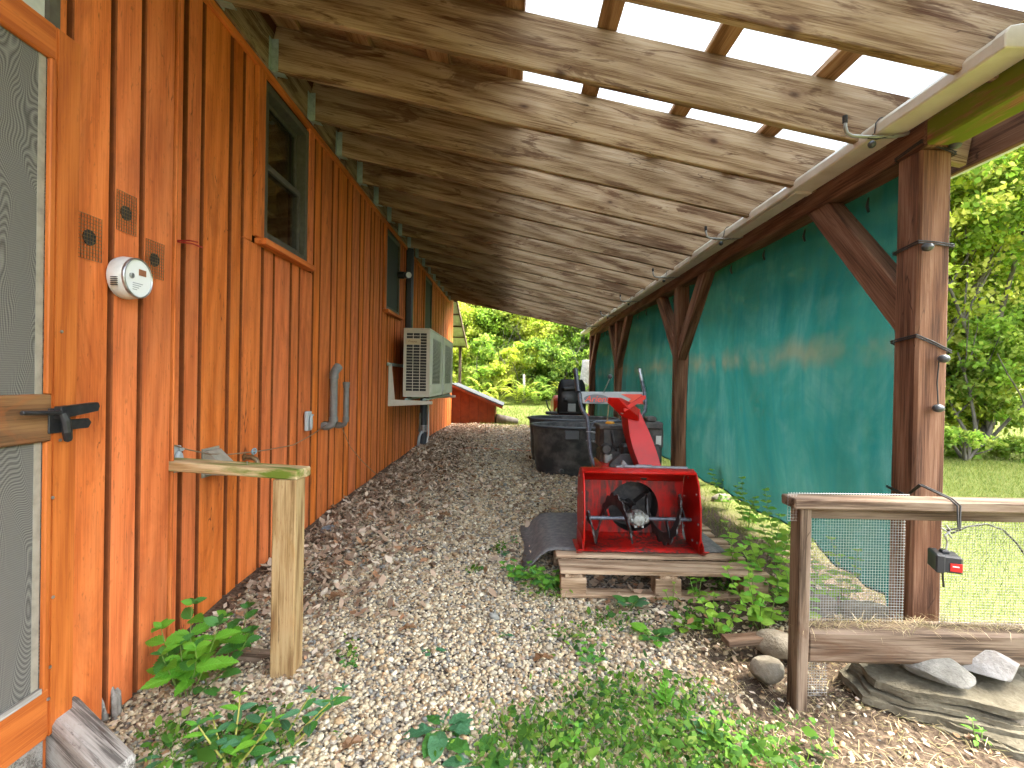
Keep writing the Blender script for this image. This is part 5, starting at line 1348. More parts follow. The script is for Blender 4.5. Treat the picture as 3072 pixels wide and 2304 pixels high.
MB().box(.75, 1.33, 8.7, 10.3, g+.22, g+.36).build('frame', 'engine_black', mw, bevel=.02)
MB().tube([(1.04,9.75,g+.9),(1.04,9.50,g+1.0)], .02, 8).build('steering_column', 'engine_black', mw)
MB().tube([(1.04+.17*math.cos(a), 9.48+.08*math.sin(a), g+1.02+.14*math.sin(a)) for a in np.linspace(0, 2*math.pi, 25)[:-1]], .014, 8, closed=True).build('steering_wheel', 'seat_vinyl', mw, smooth=True)
for x, yy, r_, w_ in ((.70,8.85,.25,.10),(1.38,8.85,.25,.10),(.74,10.1,.19,.075),(1.34,10.1,.19,.075)):
    wo_ = MB().lathe([(r_*.5,-w_),(r_*.85,-w_),(r_,-w_*.6),(r_,w_*.6),(r_*.85,w_),(r_*.5,w_)], (x,yy,g+r_), 'X', 24).build('wheel', 'rubber', mw, smooth=True, auto=40)
    MB().lathe([(.0001,-w_*.6),(r_*.5,-w_*.7),(r_*.5,w_*.7),(.0001,w_*.6)], (x,yy,g+r_), 'X', 18).build('rim', 'panel_gray', wo_, smooth=True, auto=40)
MB().tube([(.70,8.9,g+.62),(.64,8.86,g+.72),(.60,8.85,g+.85)], .013, 8).build('deck_lever', 'seat_vinyl', mw, smooth=True)
MB().box(.60, .80, 8.75, 8.95, g+.60, g+.65).build('fender_tray', 'engine_black', mw, bevel=.01)
# extension cord on the gravel
pts = []
for k in range(40):
    u = k/39; x_ = -1.15+2.2*u; y_ = 8.3+.55*u+.16*math.sin(u*7); pts.append((x_, y_, gz(x_, y_)+.018+.004*math.sin(k)))
o = MB().tube(pts, .0065, 6).build('extension_cord', 'cord_orange', smooth=True); tag(o, 'thin orange cord lying across the gravel before the cellar entry', 'cord')

# ------------------------------------------------------------------ gravel, leaf litter, ground cover, lawn
ICO_V, ICO_F = [], []
_bm = bmesh.new(); bmesh.ops.create_icosphere(_bm, subdivisions=1, radius=1.0)
_bm.verts.ensure_lookup_table(); ICO_V = [tuple(v.co) for v in _bm.verts]; ICO_F = [tuple(v.index for v in f_.verts) for f_ in _bm.faces]; _bm.free()
def lit_density(x, y):
    """how much leaf litter covers the gravel: banked against the wall, thicker farther on"""
    d = np.clip((-.75-x)/.6, 0, 1)*np.clip((y-2.6)/1.2, 0, 1) + .55*np.clip((y-4.5)/3, 0, 1)*np.clip((.9-x)/1.2, 0, 1)*(.15+.85*np.clip(np.abs(x+.05)/.9, 0, 1))
    return np.clip(d, 0, 1)
def vnoise(x, y, s):
    return .5+.5*hsh(x*s, y*s)
P = []
for (y0, y1, dens, sz) in ((1.1, 2.2, 8200, .0080), (2.2, 3.4, 6200, .0084), (3.4, 5.2, 3600, .0102), (5.2, 8.0, 1700, .014), (8.0, 13.2, 620, .02)):
    xa, xb = -1.5, 1.55
    n = int((y1-y0)*(xb-xa)*dens); x = rng.uniform(xa, xb, n); y = rng.uniform(y0, y1, n)
    keep = np.abs(x) < y*1.05+.15
    soil = np.clip((x-.55)/.5, 0, 1)*(.55+.40*(vnoise(x, y, 2.1) > .40))
    keep &= rng.uniform(0, 1, n) > np.maximum(.72*lit_density(x, y), soil)
    keep &= ~((x > .3) & (x < 1.5) & (y > 2.98) & (y < 3.9))
    x, y = x[keep], y[keep]; n = len(x)
    s = sz*rng.lognormal(0, .32, n); P.append(np.stack([x, y, s], 1))
P = np.concatenate(P); n = len(P)
nrm = np.stack([rng.normal(0,.35,n), rng.normal(0,.35,n), np.ones(n)], 1)
S = np.stack([P[:,2]*rng.uniform(.85,1.35,n), P[:,2]*rng.uniform(.7,1.0,n), P[:,2]*rng.uniform(.45,.8,n)], 1)
pal = np.array([(.50,.41,.29),(.42,.33,.225),(.57,.50,.39),(.30,.255,.20),(.19,.19,.185),(.40,.27,.155),(.29,.20,.125),(.60,.54,.45),(.33,.30,.265),(.49,.40,.275)])
col = pal[rng.choice(10, n, p=[.2,.15,.14,.1,.07,.07,.07,.06,.06,.08])]*rng.uniform(.8,1.3,(n,1))*np.array([[.98,.975,.865]])
pos = np.stack([P[:,0], P[:,1], ground_z(P[:,0], P[:,1])+rng.uniform(-.2,.55,n)*P[:,2]], 1)
o = bulk('gravel', ICO_V, ICO_F, pos, rot_from(nrm, rng.uniform(0,6.28,n)), S, col, 'pebble_stone', jit=.16, smooth=True)
tag(o, 'pale mixed river gravel covering the path', 'gravel', kind='stuff')

LQ_V = [(0,0,0),(.32,.26,.10),(.36,-.24,.12),(.72,.22,.06),(.70,-.26,.04),(1,0,.16)]
LQ_F = [(0,2,1),(1,2,4),(1,4,3),(3,4,5)]
def flat_rot(n, tilt):
    return rot_from(np.stack([rng.normal(0,tilt,n), rng.normal(0,tilt,n), np.ones(n)], 1), rng.uniform(0,6.28,n))
L = []
n = 14000; x = -1.52+np.abs(rng.normal(0,.42,n)); y = 2.5+rng.uniform(0,1,n)**.8*10.6; L.append(np.stack([x,y],1))
n = 26000; x = rng.uniform(-1.5,.75,n); y = rng.uniform(3.0,13.2,n); k_ = rng.uniform(0,1,n) < (.25+.7*vnoise(x,y,1.6))*np.clip((y-2.6)/3.2,.10,1)*(.15+.85*np.clip(np.abs(x+.05)/.9,0,1)**1.3); L.append(np.stack([x[k_],y[k_]],1))
n = 900; x = rng.normal(-1.15,.22,n); y = rng.normal(2.05,.28,n); L.append(np.stack([x,y],1))
n = 1300; x = rng.uniform(.5,1.95,n); y = rng.uniform(1.2,3.2,n); L.append(np.stack([x,y],1))
n = 260; x = rng.uniform(-1.2,1.0,n); y = rng.uniform(1.3,3.6,n); L.append(np.stack([x,y],1))
L = np.concatenate(L); L = L[(L[:,0] > -1.565) & (L[:,0] < 2.0)]; L = L[~((L[:,1] < 2.24) & (L[:,0] < -1.46))]; n = len(L)
pos = np.stack([L[:,0], L[:,1], ground_z(L[:,0], L[:,1])+rng.uniform(.004,.022,n)], 1)
sz = rng.uniform(.026,.080,n)*np.where(L[:,1] < 2.6, .5, 1.0)
pal = np.array([(.31,.215,.14),(.42,.31,.215),(.52,.415,.30),(.18,.12,.08),(.60,.50,.38),(.37,.20,.105)])
col = pal[rng.choice(6, n, p=[.24,.24,.18,.18,.09,.07])]*rng.uniform(.7,1.2,(n,1))
o = bulk('leaf_litter', LQ_V, LQ_F, pos, flat_rot(n,.38), np.stack([sz, sz*rng.uniform(.6,1.2,n), sz*rng.uniform(.3,2.2,n)],1), col, 'leaf_dry')
tag(o, 'brown fallen leaves banked along the wall and path', 'leaf litter', kind='stuff')

# dry straw and clippings on the bare soil by the fence
n = 3600; x = np.concatenate([rng.uniform(.75,2.4,n-900), rng.uniform(1.2,2.3,900)]); y = np.concatenate([rng.uniform(1.2,2.6,n-900), rng.normal(2.08,.05,900)])
zz = ground_z(x, y)+rng.uniform(.004,.02,n); zz[n-900:] = np.where(np.abs(y[n-900:]-2.08) < .055, .225, zz[n-900:])
d = np.stack([rng.normal(0,1,n), rng.normal(0,1,n), rng.normal(0,.12,n)],1)
sz = rng.uniform(.03,.10,n); pal = np.array([(.40,.32,.17),(.30,.22,.12),(.22,.20,.08),(.48,.40,.25)])
col = pal[rng.choice(4,n)]*rng.uniform(.7,1.15,(n,1))
ST_V = [(0,-.5,0),(0,.5,0),(.5,-.4,.12),(.5,.4,.12),(1,0,.02)]; ST_F = [(0,2,1),(1,2,3),(2,4,3)]
o = bulk('dry_straw', ST_V, ST_F, np.stack([x,y,zz],1), rot_dir(d, np.array([[0,0,1.]])), np.stack([sz, np.full(n,.0022), sz],1), col, 'leaf_dry')
tag(o, 'dry grass clippings scattered on soil and fence timber', 'straw', kind='stuff')

# low creeping weeds
def px_blob(px_, py_, r, k):
    p = atz(px_, py_, -.10); return (p.x, p.y, r, k)
blobs = [px_blob(1950,2190,.17,1), px_blob(1800,2130,.14,.9), px_blob(1700,2230,.16,1), px_blob(2100,2260,.16,1), px_blob(2250,2290,.12,.9), px_blob(1550,2270,.15,.9),
         px_blob(1900,2080,.10,.7), px_blob(2050,2110,.11,.8), px_blob(1720,1940,.10,.55), px_blob(1850,1900,.10,.5), px_blob(1640,1810,.10,.55), px_blob(2100,1880,.12,.45), px_blob(2180,1800,.12,.6),
         px_blob(650,2260,.12,1), px_blob(780,2230,.10,.9), px_blob(520,2230,.07,.7), px_blob(1050,1990,.03,.5), px_blob(1420,1750,.04,.4), px_blob(1500,1690,.04,.5), px_blob(2330,2230,.12,.5), px_blob(1760,2290,.18,1), px_blob(1980,2300,.18,1)]
B = []
for bx, by, r, k_ in blobs:
    m = int(1650*r*k_*1.0); B.append(np.stack([rng.normal(bx, r*.75, m), rng.normal(by, r*.62, m)],1))
B = np.concatenate(B); n = len(B)
hgt = rng.uniform(0,1,n)**1.6*.07*(.4+vnoise(B[:,0],B[:,1],9)); pos = np.stack([B[:,0],B[:,1],ground_z(B[:,0],B[:,1])+.012+hgt],1)
sz = rng.lognormal(-3.85,.42,n); pal = np.array([(.07,.17,.022),(.11,.235,.03),(.17,.30,.04),(.045,.12,.026),(.22,.31,.06)])
col = pal[rng.choice(5,n,p=[.3,.28,.17,.17,.08])]*rng.uniform(.7,1.2,(n,1))
WL_V = [(0,0,0),(.35,.24,.06),(.35,-.24,.06),(.75,.16,.05),(.75,-.16,.05),(1,0,-.03)]
o = bulk('creeping_weeds', WL_V, LQ_F, pos, rot_from(np.stack([rng.normal(0,.45,n), rng.normal(-.35,.45,n), np.ones(n)],1), rng.uniform(0,6.28,n)), np.stack([sz,sz*rng.uniform(.7,1.3,n),sz],1), col, 'leaf_cloud'); tag(o, 'low creeping green weeds growing through the gravel', 'weeds', kind='stuff')
n2 = 1500; idx = rng.integers(0,n,n2); pos2 = pos[idx].copy(); pos2[:,2] = ground_z(pos2[:,0],pos2[:,1])
d = np.stack([rng.normal(0,.5,n2), rng.normal(0,.5,n2), np.ones(n2)],1); sz = rng.uniform(.03,.085,n2)
o = bulk('weed_grass', ST_V, ST_F, pos2, rot_dir(d, np.stack([rng.normal(0,1,n2),rng.normal(0,1,n2),np.zeros(n2)],1)), np.stack([sz,np.full(n2,.0032),sz],1), pal[rng.choice(5,n2)]*rng.uniform(.8,1.3,(n2,1)), 'grass_blade')
tag(o, 'thin grass blades standing among the creeping weeds', 'grass', kind='stuff')

# lawn
G = []
n = 60000; x = rng.uniform(1.85,7.5,n); y = rng.uniform(1.2,8.0,n); k_ = (x < y*1.1+1.2) & (x+.25*hsh(x*2,y*2) > 2.02); G.append(np.stack([x[k_],y[k_],rng.uniform(.03,.07,k_.sum()),np.full(k_.sum(),.0032)],1))
n = 26000; x = rng.uniform(2.2,13,n); y = rng.uniform(7,14,n); G.append(np.stack([x,y,rng.uniform(.04,.09,n),np.full(n,.006)],1))
n = 26000; x = rng.uniform(-1.2,12,n); y = rng.uniform(13.1,24,n); G.append(np.stack([x,y,rng.uniform(.05,.11,n),np.full(n,.011)],1))
n = 2500; x = rng.uniform(-.5,2.0,n); y = 13.3-np.abs(rng.normal(0,.8,n)); G.append(np.stack([x,y,rng.uniform(.03,.08,n),np.full(n,.007)],1))
n = 2600; x = 2.0-np.abs(rng.normal(0,.22,n)); y = rng.uniform(2.4,12,n); G.append(np.stack([x,y,rng.uniform(.03,.10,n),np.full(n,.004)],1))
G = np.concatenate(G); n = len(G); pos = np.stack([G[:,0],G[:,1],ground_z(G[:,0],G[:,1])-.004],1)
d = np.stack([rng.normal(0,.45,n), rng.normal(0,.45,n), np.ones(n)],1)
pal = np.array([(.105,.15,.020),(.145,.19,.030),(.20,.22,.052),(.08,.125,.020),(.245,.225,.088)])
pn = vnoise(G[:,0],G[:,1],1.1); ci = np.where(rng.uniform(0,1,n) < pn*.55, 2, rng.choice(5,n,p=[.34,.3,.1,.18,.08]))
o = bulk('lawn_grass', ST_V, ST_F, pos, rot_dir(d, np.stack([rng.normal(0,1,n),rng.normal(0,1,n),np.zeros(n)],1)), np.stack([G[:,2],G[:,3],G[:,2]],1), pal[ci]*rng.uniform(.75,1.25,(n,1)), 'grass_blade')
tag(o, 'sunlit mown grass of the lawn beyond the posts', 'grass', kind='stuff')

# ------------------------------------------------------------------ leafy plants, every leaf its own object
def leaf_mesh(name, mat, ratio, serr=0.0, n=8, droop=.25, fold=.22, peak=.42, heart=0.0, wav=0.0):
    vs, fs = [], []
    for i in range(n+1):
        t_ = i/n; w = math.sin(math.pi*t_**(math.log(.5)/math.log(peak)))**.85*ratio/2 if 0 < t_ < 1 else 0.0
        if heart and t_ < .5: w = max(w, ratio/2*math.sqrt(max(0, 1-((t_-.32)/.36)**2)))
        e = serr*(1 if i % 2 else -.4)*w
        z = -droop*t_*t_; x = t_-heart*.12*(w > 0)*(1-t_)**2
        zz = fold*w+wav*math.sin(i*2.1)*.03
        vs += [(t_, 0, z), (x+e*.3, w+e, z+zz), (x+e*.3, -w-e, z+zz-wav*.03*math.sin(i*1.3))]
    for i in range(n):
        a, b = 3*i, 3*(i+1); fs += [(a, b, b+1, a+1), (a, a+2, b+2, b)]
    me = bpy.data.meshes.new(name); me.from_pydata(vs, [], fs); me.polygons.foreach_set('use_smooth', [True]*len(fs)); me.materials.append(M[mat]); me.update(); return me
LM = {}
def lm(shape, mat):
    k_ = (shape, mat)
    if k_ not in LM:
        a = dict(nettle=dict(ratio=.52, serr=.22, n=14, droop=.22, fold=.25), lance=dict(ratio=.34, serr=.0, n=8, droop=.3), heart=dict(ratio=.92, n=8, droop=.18, heart=1.0, fold=.15),
                 dock=dict(ratio=.55, n=10, droop=.3, wav=1.0, fold=.12, peak=.5), ovate=dict(ratio=.56, n=8, droop=.25, serr=.05), oak=None)[shape]
        LM[k_] = leaf_mesh('leaf', mat, **a)
    return LM[k_]
def put_leaf(me, p, d, up, size, parent, wscale=1.0, name='leaf'):
    d = Vector(d).normalized(); u = Vector(up); y = u.cross(d)
    if y.length < 1e-4: y = Vector((1,0,0)).cross(d)
    y.normalize(); z = d.cross(y)
    o = bpy.data.objects.new(name, me); link(o, parent, p); o.rotation_euler = Matrix((d, y, z)).transposed().to_euler(); o.scale = (size, size*wscale, size); return o
def herb(name, label, base, stems, shape, mats, lsize, cat='plant', seed=1, stem_mat='stem_green', spread=.6, pair_gap=.05, r=.003, group=None, lean=None, top=4, tilt=.35):
    """upright herb: stems with opposite leaf pairs, a tuft of leaves at each tip"""
    rs = random.Random(seed); b = Vector(base); t = thing(name, label, cat, b, group); sm = MB()
    for (ang, ln) in stems:
        d = Vector((math.cos(ang)*spread, math.sin(ang)*spread, 1)).normalized(); p = b+Vector((rs.uniform(-.015,.015), rs.uniform(-.015,.015), -.01)); pts = [p.copy()]
        steps = max(2, int(ln/pair_gap)); roll = rs.uniform(0, 3)
        for i in range(steps):
            d = (d+Vector((rs.uniform(-.12,.12), rs.uniform(-.12,.12), .08-.0*i))+(Vector(lean)*.1 if lean else Vector())).normalized(); p = p+d*(ln/steps); pts.append(p.copy())
            if i == 0 and steps > 3: continue
            roll += math.pi/2+rs.uniform(-.3,.3); last = i == steps-1
            for q in range(top if last else 2):
                a = roll+q*(2*math.pi/(top if last else 2))+rs.uniform(-.25,.25); h = Vector((math.cos(a), math.sin(a), tilt+(.25 if last else 0)+rs.uniform(-.25,.2)))
                s_ = lsize*rs.uniform(.7,1.15)*(.55+.45*math.sin(math.pi*(.25+.75*(i+1)/steps)))*(.85 if last else 1)
                put_leaf(lm(shape, rs.choice(mats)), p, h, (rs.uniform(-.2,.4), rs.uniform(-.95,-.2), 1), s_, t, rs.uniform(.9,1.15))
        sm.tube(pts, [r*(1-.6*i/len(pts)) for i in range(len(pts))], 6)
    sm.build('stem', stem_mat, t, smooth=True); return t
def rosette(name, label, base, n, shape, mats, lsize, seed, tilt=.35, stalk=.05, cat='plant', stem_mat='stem_green', group=None):
    rs = random.Random(seed); b = Vector(base); t = thing(name, label, cat, b, group); sm = MB()
    for q in range(n):
        a = q*2.4+rs.uniform(-.3,.3); h = Vector((math.cos(a), math.sin(a), tilt*rs.uniform(.5,1.9))); st = stalk*rs.uniform(.6,1.3); p = b+h.normalized()*st
        sm.tube([b, b+h.normalized()*st*.6+Vector((0,0,st*.1)), p], .0025, 5)
        put_leaf(lm(shape, rs.choice(mats)), p, Vector((h.x, h.y, h.z*.4)), (0,0,1), lsize*rs.uniform(.65,1.15), t, rs.uniform(.85,1.1))
    sm.build('stem', stem_mat, t, smooth=True); return t
def G_(px_, py_, z=-.09):
    p = atz(px_, py_, z); return Vector((p.x, p.y, gz(p.x, p.y)))
herb('nettle_plant', 'bright green toothed-leaf plant against the orange wall', G_(560,2085), [(2.9,.30),(1.9,.36),(.6,.30),(4.3,.22),(-.3,.26),(2.3,.22)], 'nettle', ['leaf_bright','leaf_bright','leaf_mid'], .118, seed=4, spread=.42, pair_gap=.052)
herb('nettle_plant', 'smaller toothed-leaf plant between the wall and pine post', G_(690,2010), [(.3,.20),(2.2,.22),(1.2,.26)], 'nettle', ['leaf_mid','leaf_bright'], .105, seed=9, spread=.5)
rosette('broadleaf_weed', 'broad round-leaf weed at the foot of the toothed plant', G_(620,2060), 6, 'heart', ['leaf_mid','leaf_bright'], .07, 5, .5, .07)
herb('pokeweed', 'sprawling weed with yellow stems at the lower gravel edge', G_(690,2290), [(1.6,.22),(.7,.20),(2.4,.18),(3.2,.20),(0,.22)], 'lance', ['leaf_mid','leaf_bright','leaf_blue'], .085, seed=12, stem_mat='stem_yellow', spread=.9, r=.005, pair_gap=.04)
herb('pokeweed', 'yellow-stemmed weed reaching over gravel toward the path middle', G_(850,2230), [(.5,.26),(.1,.24),(1.3,.2)], 'lance', ['leaf_mid','leaf_blue'], .08, seed=22, stem_mat='stem_yellow', spread=1.3, r=.004, pair_gap=.06)
rosette('low_weed', 'dark leafy weed at the bottom corner beside the timber block', G_(520,2270), 9, 'lance', ['leaf_mid','leaf_blue'], .085, 25, .4, .04)
rosette('low_weed', 'dark leafy weed low in front of the gravel, beside yellow stems', G_(800,2300), 10, 'lance', ['leaf_mid','leaf_blue'], .08, 27, .45, .04)
rosette('dock_plant', 'gray green dock rosette at the near edge of the gravel', G_(1330,2190), 9, 'dock', ['leaf_blue','leaf_blue','leaf_mid'], .125, 31, .4, .03)
rosette('dock_plant', 'gray green dock rosette at the very bottom of the path', G_(1430,2290), 8, 'dock', ['leaf_blue','leaf_mid'], .115, 33, .35, .03)
rosette('dock_plant', 'small gray green dock by the path, right of the pine post', G_(1290,1965), 5, 'dock', ['leaf_blue'], .05, 34, .3, .02)
rosette('dock_plant', 'tiny gray green rosette on the gravel before the mat', G_(1505,1690), 6, 'dock', ['leaf_blue','leaf_mid'], .055, 35, .35, .02)
rosette('dock_plant', 'tiny rosette in the gravel left of the weeds', G_(1500,1925), 4, 'dock', ['leaf_blue'], .045, 36, .3, .02)
herb('violet_clump', 'leafy green clump at the front corner of the pallet', G_(1660,1790), [(3.2,.16),(2.2,.14),(.4,.14),(4.5,.14),(5.6,.13),(1.2,.12),(3.9,.18),(2.7,.17)], 'ovate', ['leaf_bright','leaf_mid'], .072, seed=41, spread=1.5, pair_gap=.035)
herb('violet_clump', 'leafy green clump left of the pallet clump', G_(1560,1760), [(3.0,.14),(2.0,.13),(.8,.13),(5,.12),(4.,.14),(6.,.12)], 'ovate', ['leaf_mid','leaf_bright'], .066, seed=43, spread=1.6, pair_gap=.035)
rosette('round_leaf_weed', 'round-leaf blue green weed in the gravel before the pallet', G_(1890,1850), 8, 'heart', ['leaf_blue','leaf_mid'], .075, 51, .9, .06)
rosette('round_leaf_weed', 'round-leaf weed spreading below the blue green one', G_(1960,1930), 10, 'heart', ['leaf_bright','leaf_mid'], .07, 53, .5, .05)
herb('lance_weed', 'upright yellow green plant standing before the open pallet side', G_(2095,1830), [(1.2,.18),(2.6,.14),(.1,.13)], 'lance', ['leaf_yellow','leaf_bright'], .075, seed=55, spread=.35, pair_gap=.05)
herb('lance_weed', 'small yellow sprout beside the pallet block', G_(2010,1840), [(1.2,.13),(2.8,.09)], 'ovate', ['leaf_yellow'], .04, seed=56, spread=.4, pair_gap=.04)
herb('mullein_shoot', 'pair of upright green shoots among the low weeds', G_(1990,2120), [(1.4,.11),(.2,.10)], 'lance', ['leaf_bright'], .045, seed=58, spread=.25, pair_gap=.012, top=5, tilt=1.2)
rosette('round_leaf_weed', 'round-leaf green weed right of the blue green one', G_(2060,1900), 9, 'heart', ['leaf_bright','leaf_yellow'], .055, 153, .6, .05)
herb('violet_clump', 'leafy clump on the gravel between the round-leaf weeds and low weeds', G_(1780,1990), [(3.2,.08),(2.2,.09),(.4,.09),(5.,.08)], 'ovate', ['leaf_bright','leaf_mid'], .045, seed=141, spread=1.4, pair_gap=.03)
herb('leafy_weed', 'bright leafy weed standing among the low weeds, middle', G_(2150,2215), [(1.4,.10),(2.6,.09),(.3,.09),(4.,.08)], 'ovate', ['leaf_bright','leaf_yellow'], .05, seed=142, spread=.8, pair_gap=.03)
herb('leafy_weed', 'bright leafy weed at the lowest edge right of the middle', G_(2230,2290), [(1.4,.09),(2.6,.09),(.3,.08)], 'ovate', ['leaf_bright'], .05, seed=143, spread=.8, pair_gap=.03)
herb('leafy_weed', 'leafy weed among the low weeds left of the middle', G_(1700,2230), [(1.4,.08),(2.6,.08),(.3,.09),(5.,.07)], 'ovate', ['leaf_mid','leaf_bright'], .045, seed=144, spread=.9, pair_gap=.03)
rosette('round_leaf_weed', 'blue green round-leaf weed at the edge of bare soil', G_(2090,2180), 7, 'heart', ['leaf_blue'], .042, 59, .7, .03)
# tall pale weeds along the right side
yw = [((2290,1870),[(1.4,.36),(2.6,.30),(.5,.32),(4.,.24),(3.3,.28)],'tall yellow green weed in front of the pallet corner'),
      ((2345,1800),[(1.6,.42),(.4,.34),(2.8,.36),(4.6,.26)],'tall yellow green weed left of the fence post'),
      ((2230,1760),[(1.2,.34),(2.5,.28),(5.2,.26),(.2,.3)],'yellow green weed at the right end of the pallet'),
      ((2330,1690),[(1.5,.42),(2.9,.34),(.3,.36),(5,.3)],'yellow green weed behind the pallet end'),
      ((2250,1600),[(1.5,.36),(.3,.34),(2.7,.30),(4.4,.3)],'weed growing under the shade cloth hem'),
      ((2180,1540),[(1.3,.40),(2.6,.32),(0,.32)],'weed growing behind the pallet under the cloth'),
      ((2160,1880),[(1.3,.16),(2.6,.15),(5.4,.14),(4.,.12)],'short pale weed on the gravel before the tall ones'),
      ((2410,1870),[(1.4,.40),(2.4,.34),(.6,.28)],'pale weed behind the fence post and mesh'),
      ((2520,1830),[(1.3,.34),(2.8,.32),(.2,.30)],'pale weed behind the fence mesh beside the gathered cloth'),
      ((2120,1470),[(1.5,.42),(2.9,.3),(.2,.3)],'weed beside the second post under the cloth hem')]
for q, (pp, st, lab) in enumerate(yw):
    st = [(a_, l_*1.22) for a_, l_ in st]
    herb('tall_weed', lab, G_(pp[0], pp[1], -.02), st, 'ovate', ['leaf_yellow','leaf_bright','leaf_yellow'], .074, seed=70+q, spread=.6, pair_gap=.042, group='weeds along the shade cloth')
herb('leaf_sprig', 'small green sprig in front of the slate slabs', G_(2940,2230), [(1.5,.10),(.5,.06)], 'lance', ['leaf_bright'], .04, seed=91, spread=.2, pair_gap=.03)
herb('leaf_sprig', 'little sprig on the gravel right of the pine post', G_(1050,2010), [(1.2,.07),(2.5,.06),(.2,.06)], 'ovate', ['leaf_mid'], .025, seed=92, spread=.6, pair_gap=.02)
herb('leaf_sprig', 'little upright sprig on the gravel near the mat', G_(1540,1665), [(1.2,.07),(2.5,.06)], 'ovate', ['leaf_mid'], .03, seed=93, spread=.4, pair_gap=.02)
# oak leaves lying singly on the path
vs = [(0,0,.0)]; nn = 26; ring = []
for q in range(nn):
    t_ = q/nn*2*math.pi; x_ = .5-.5*math.cos(t_); w = .30*math.sin(t_)*(1+.42*math.cos(x_*26)*(.2 < x_ < .92)); ring.append((x_, w, .10*abs(w)*2+.10*math.sin(x_*5)+.06*math.sin(q*1.7)))
vs = [(.5,0,.02)]+ring; me_oak = bpy.data.meshes.new('oak_leaf'); me_oak.from_pydata(vs, [], [(0, 1+q, 1+(q+1) % nn) for q in range(nn)]); me_oak.materials.append(M['leaf_brown']); me_oak.update()
rs = random.Random(77)
for (px_, py_) in ((1447,1705),(1250,1868),(1600,1955),(1085,1648),(1190,1697),(985,1790),(1955,1800),(1350,1560),(1180,1490),(1010,1545),(2065,2185),(2225,2215),(730,2150),(1090,2165),(1480,1500),(1245,1520)):
    b = G_(px_, py_, -.02); a = rs.uniform(0, 6.28)
    o = put_leaf(me_oak, b+Vector((0,0,.016)), (math.cos(a), math.sin(a), rs.uniform(-.1,.25)), (rs.uniform(-.3,.3), rs.uniform(-.3,.3), 1), rs.uniform(.075,.11), None, rs.uniform(.8,1.1), name='fallen_oak_leaf')
    tag(o, 'single brown oak leaf lying on the gravel path', 'leaf', 'oak leaves fallen on the path')

# ------------------------------------------------------------------ trees and shrubs
TL_V = [(0,0,0),(.5,.34,.07),(.5,-.34,.07),(1,0,-.04)]; TL_F = [(0,2,1),(1,2,3)]
PAL = dict(yellow=[(.42,.48,.06),(.48,.53,.075),(.29,.37,.045),(.56,.57,.14)], mid=[(.16,.27,.045),(.22,.33,.055),(.12,.20,.035),(.30,.39,.075)],
           dark=[(.06,.13,.022),(.085,.17,.027),(.045,.10,.018),(.12,.21,.03)], fresh=[(.22,.35,.05),(.30,.42,.065),(.17,.28,.04),(.40,.47,.10)])
def crown(parent, cs, n, lsz, pal, org, clump=.45, up=.6, name='crown'):
    """leaves gathered in clumps through the volume of several ellipsoids"""
    P_, C_ = [], []; pal = np.array(PAL[pal]); tot = sum(c[1][0]*c[1][1]*c[1][2] for c in cs)
    for c, r in cs:
        m = max(60, int(n*(r[0]*r[1]*r[2])/tot)); nc = max(8, m//70)
        v = rng.normal(size=(nc,3)); v /= np.linalg.norm(v,axis=1,keepdims=True); rad = rng.uniform(.35,1.0,nc)**.55
        cc = np.array(c)+v*rad[:,None]*np.array(r)
        ci = rng.integers(0,nc,m); sg = clump*min(r)*.42*rng.uniform(.5,1.3,nc)
        p = cc[ci]+rng.normal(size=(m,3))*sg[ci][:,None]*np.array([1,1,.6]); P_.append(p)
        br = rng.uniform(.65,1.25,nc); hue = rng.integers(0,len(pal),nc)
        pick = np.where(rng.uniform(0,1,m) < .6, hue[ci], rng.integers(0,len(pal),m)); C_.append(pal[pick]*br[ci][:,None]*rng.uniform(.75,1.25,(m,1)))
    P_ = np.concatenate(P_); C_ = np.concatenate(C_); m = len(P_)
    nm = np.stack([rng.normal(0,.7,m), rng.normal(0,.7,m), rng.normal(up,.5,m)],1); s = lsz*rng.uniform(.6,1.3,m)
    return bulk(name, TL_V, TL_F, P_, rot_from(nm, rng.uniform(0,6.28,m)), np.stack([s,s*rng.uniform(.8,1.2,m),s],1), C_, 'leaf_cloud', parent, org)
def limbs(m, p, d, ln, r, depth, rs, tips):
    pts = [p.copy()]; rr = [r]; q = p.copy(); dd = d.copy(); k_ = 5
    for i in range(k_):
        dd = (dd+Vector((rs.uniform(-.16,.16), rs.uniform(-.16,.16), .05))).normalized(); q = q+dd*(ln/k_); pts.append(q.copy()); rr.append(r*(1-.55*(i+1)/k_))
    m.tube(pts, rr, 7 if depth else 5, cap=False); tips.append(q.copy())
    if depth > 0:
        for i in range(3):
            j = rs.randint(2, k_); a = rs.uniform(0, 6.28); nd = (dd+Vector((math.cos(a)*.8, math.sin(a)*.8, rs.uniform(-.1,.4)))).normalized()
            limbs(m, pts[j].copy(), nd, ln*rs.uniform(.45,.65), rr[j]*.65, depth-1, rs, tips)
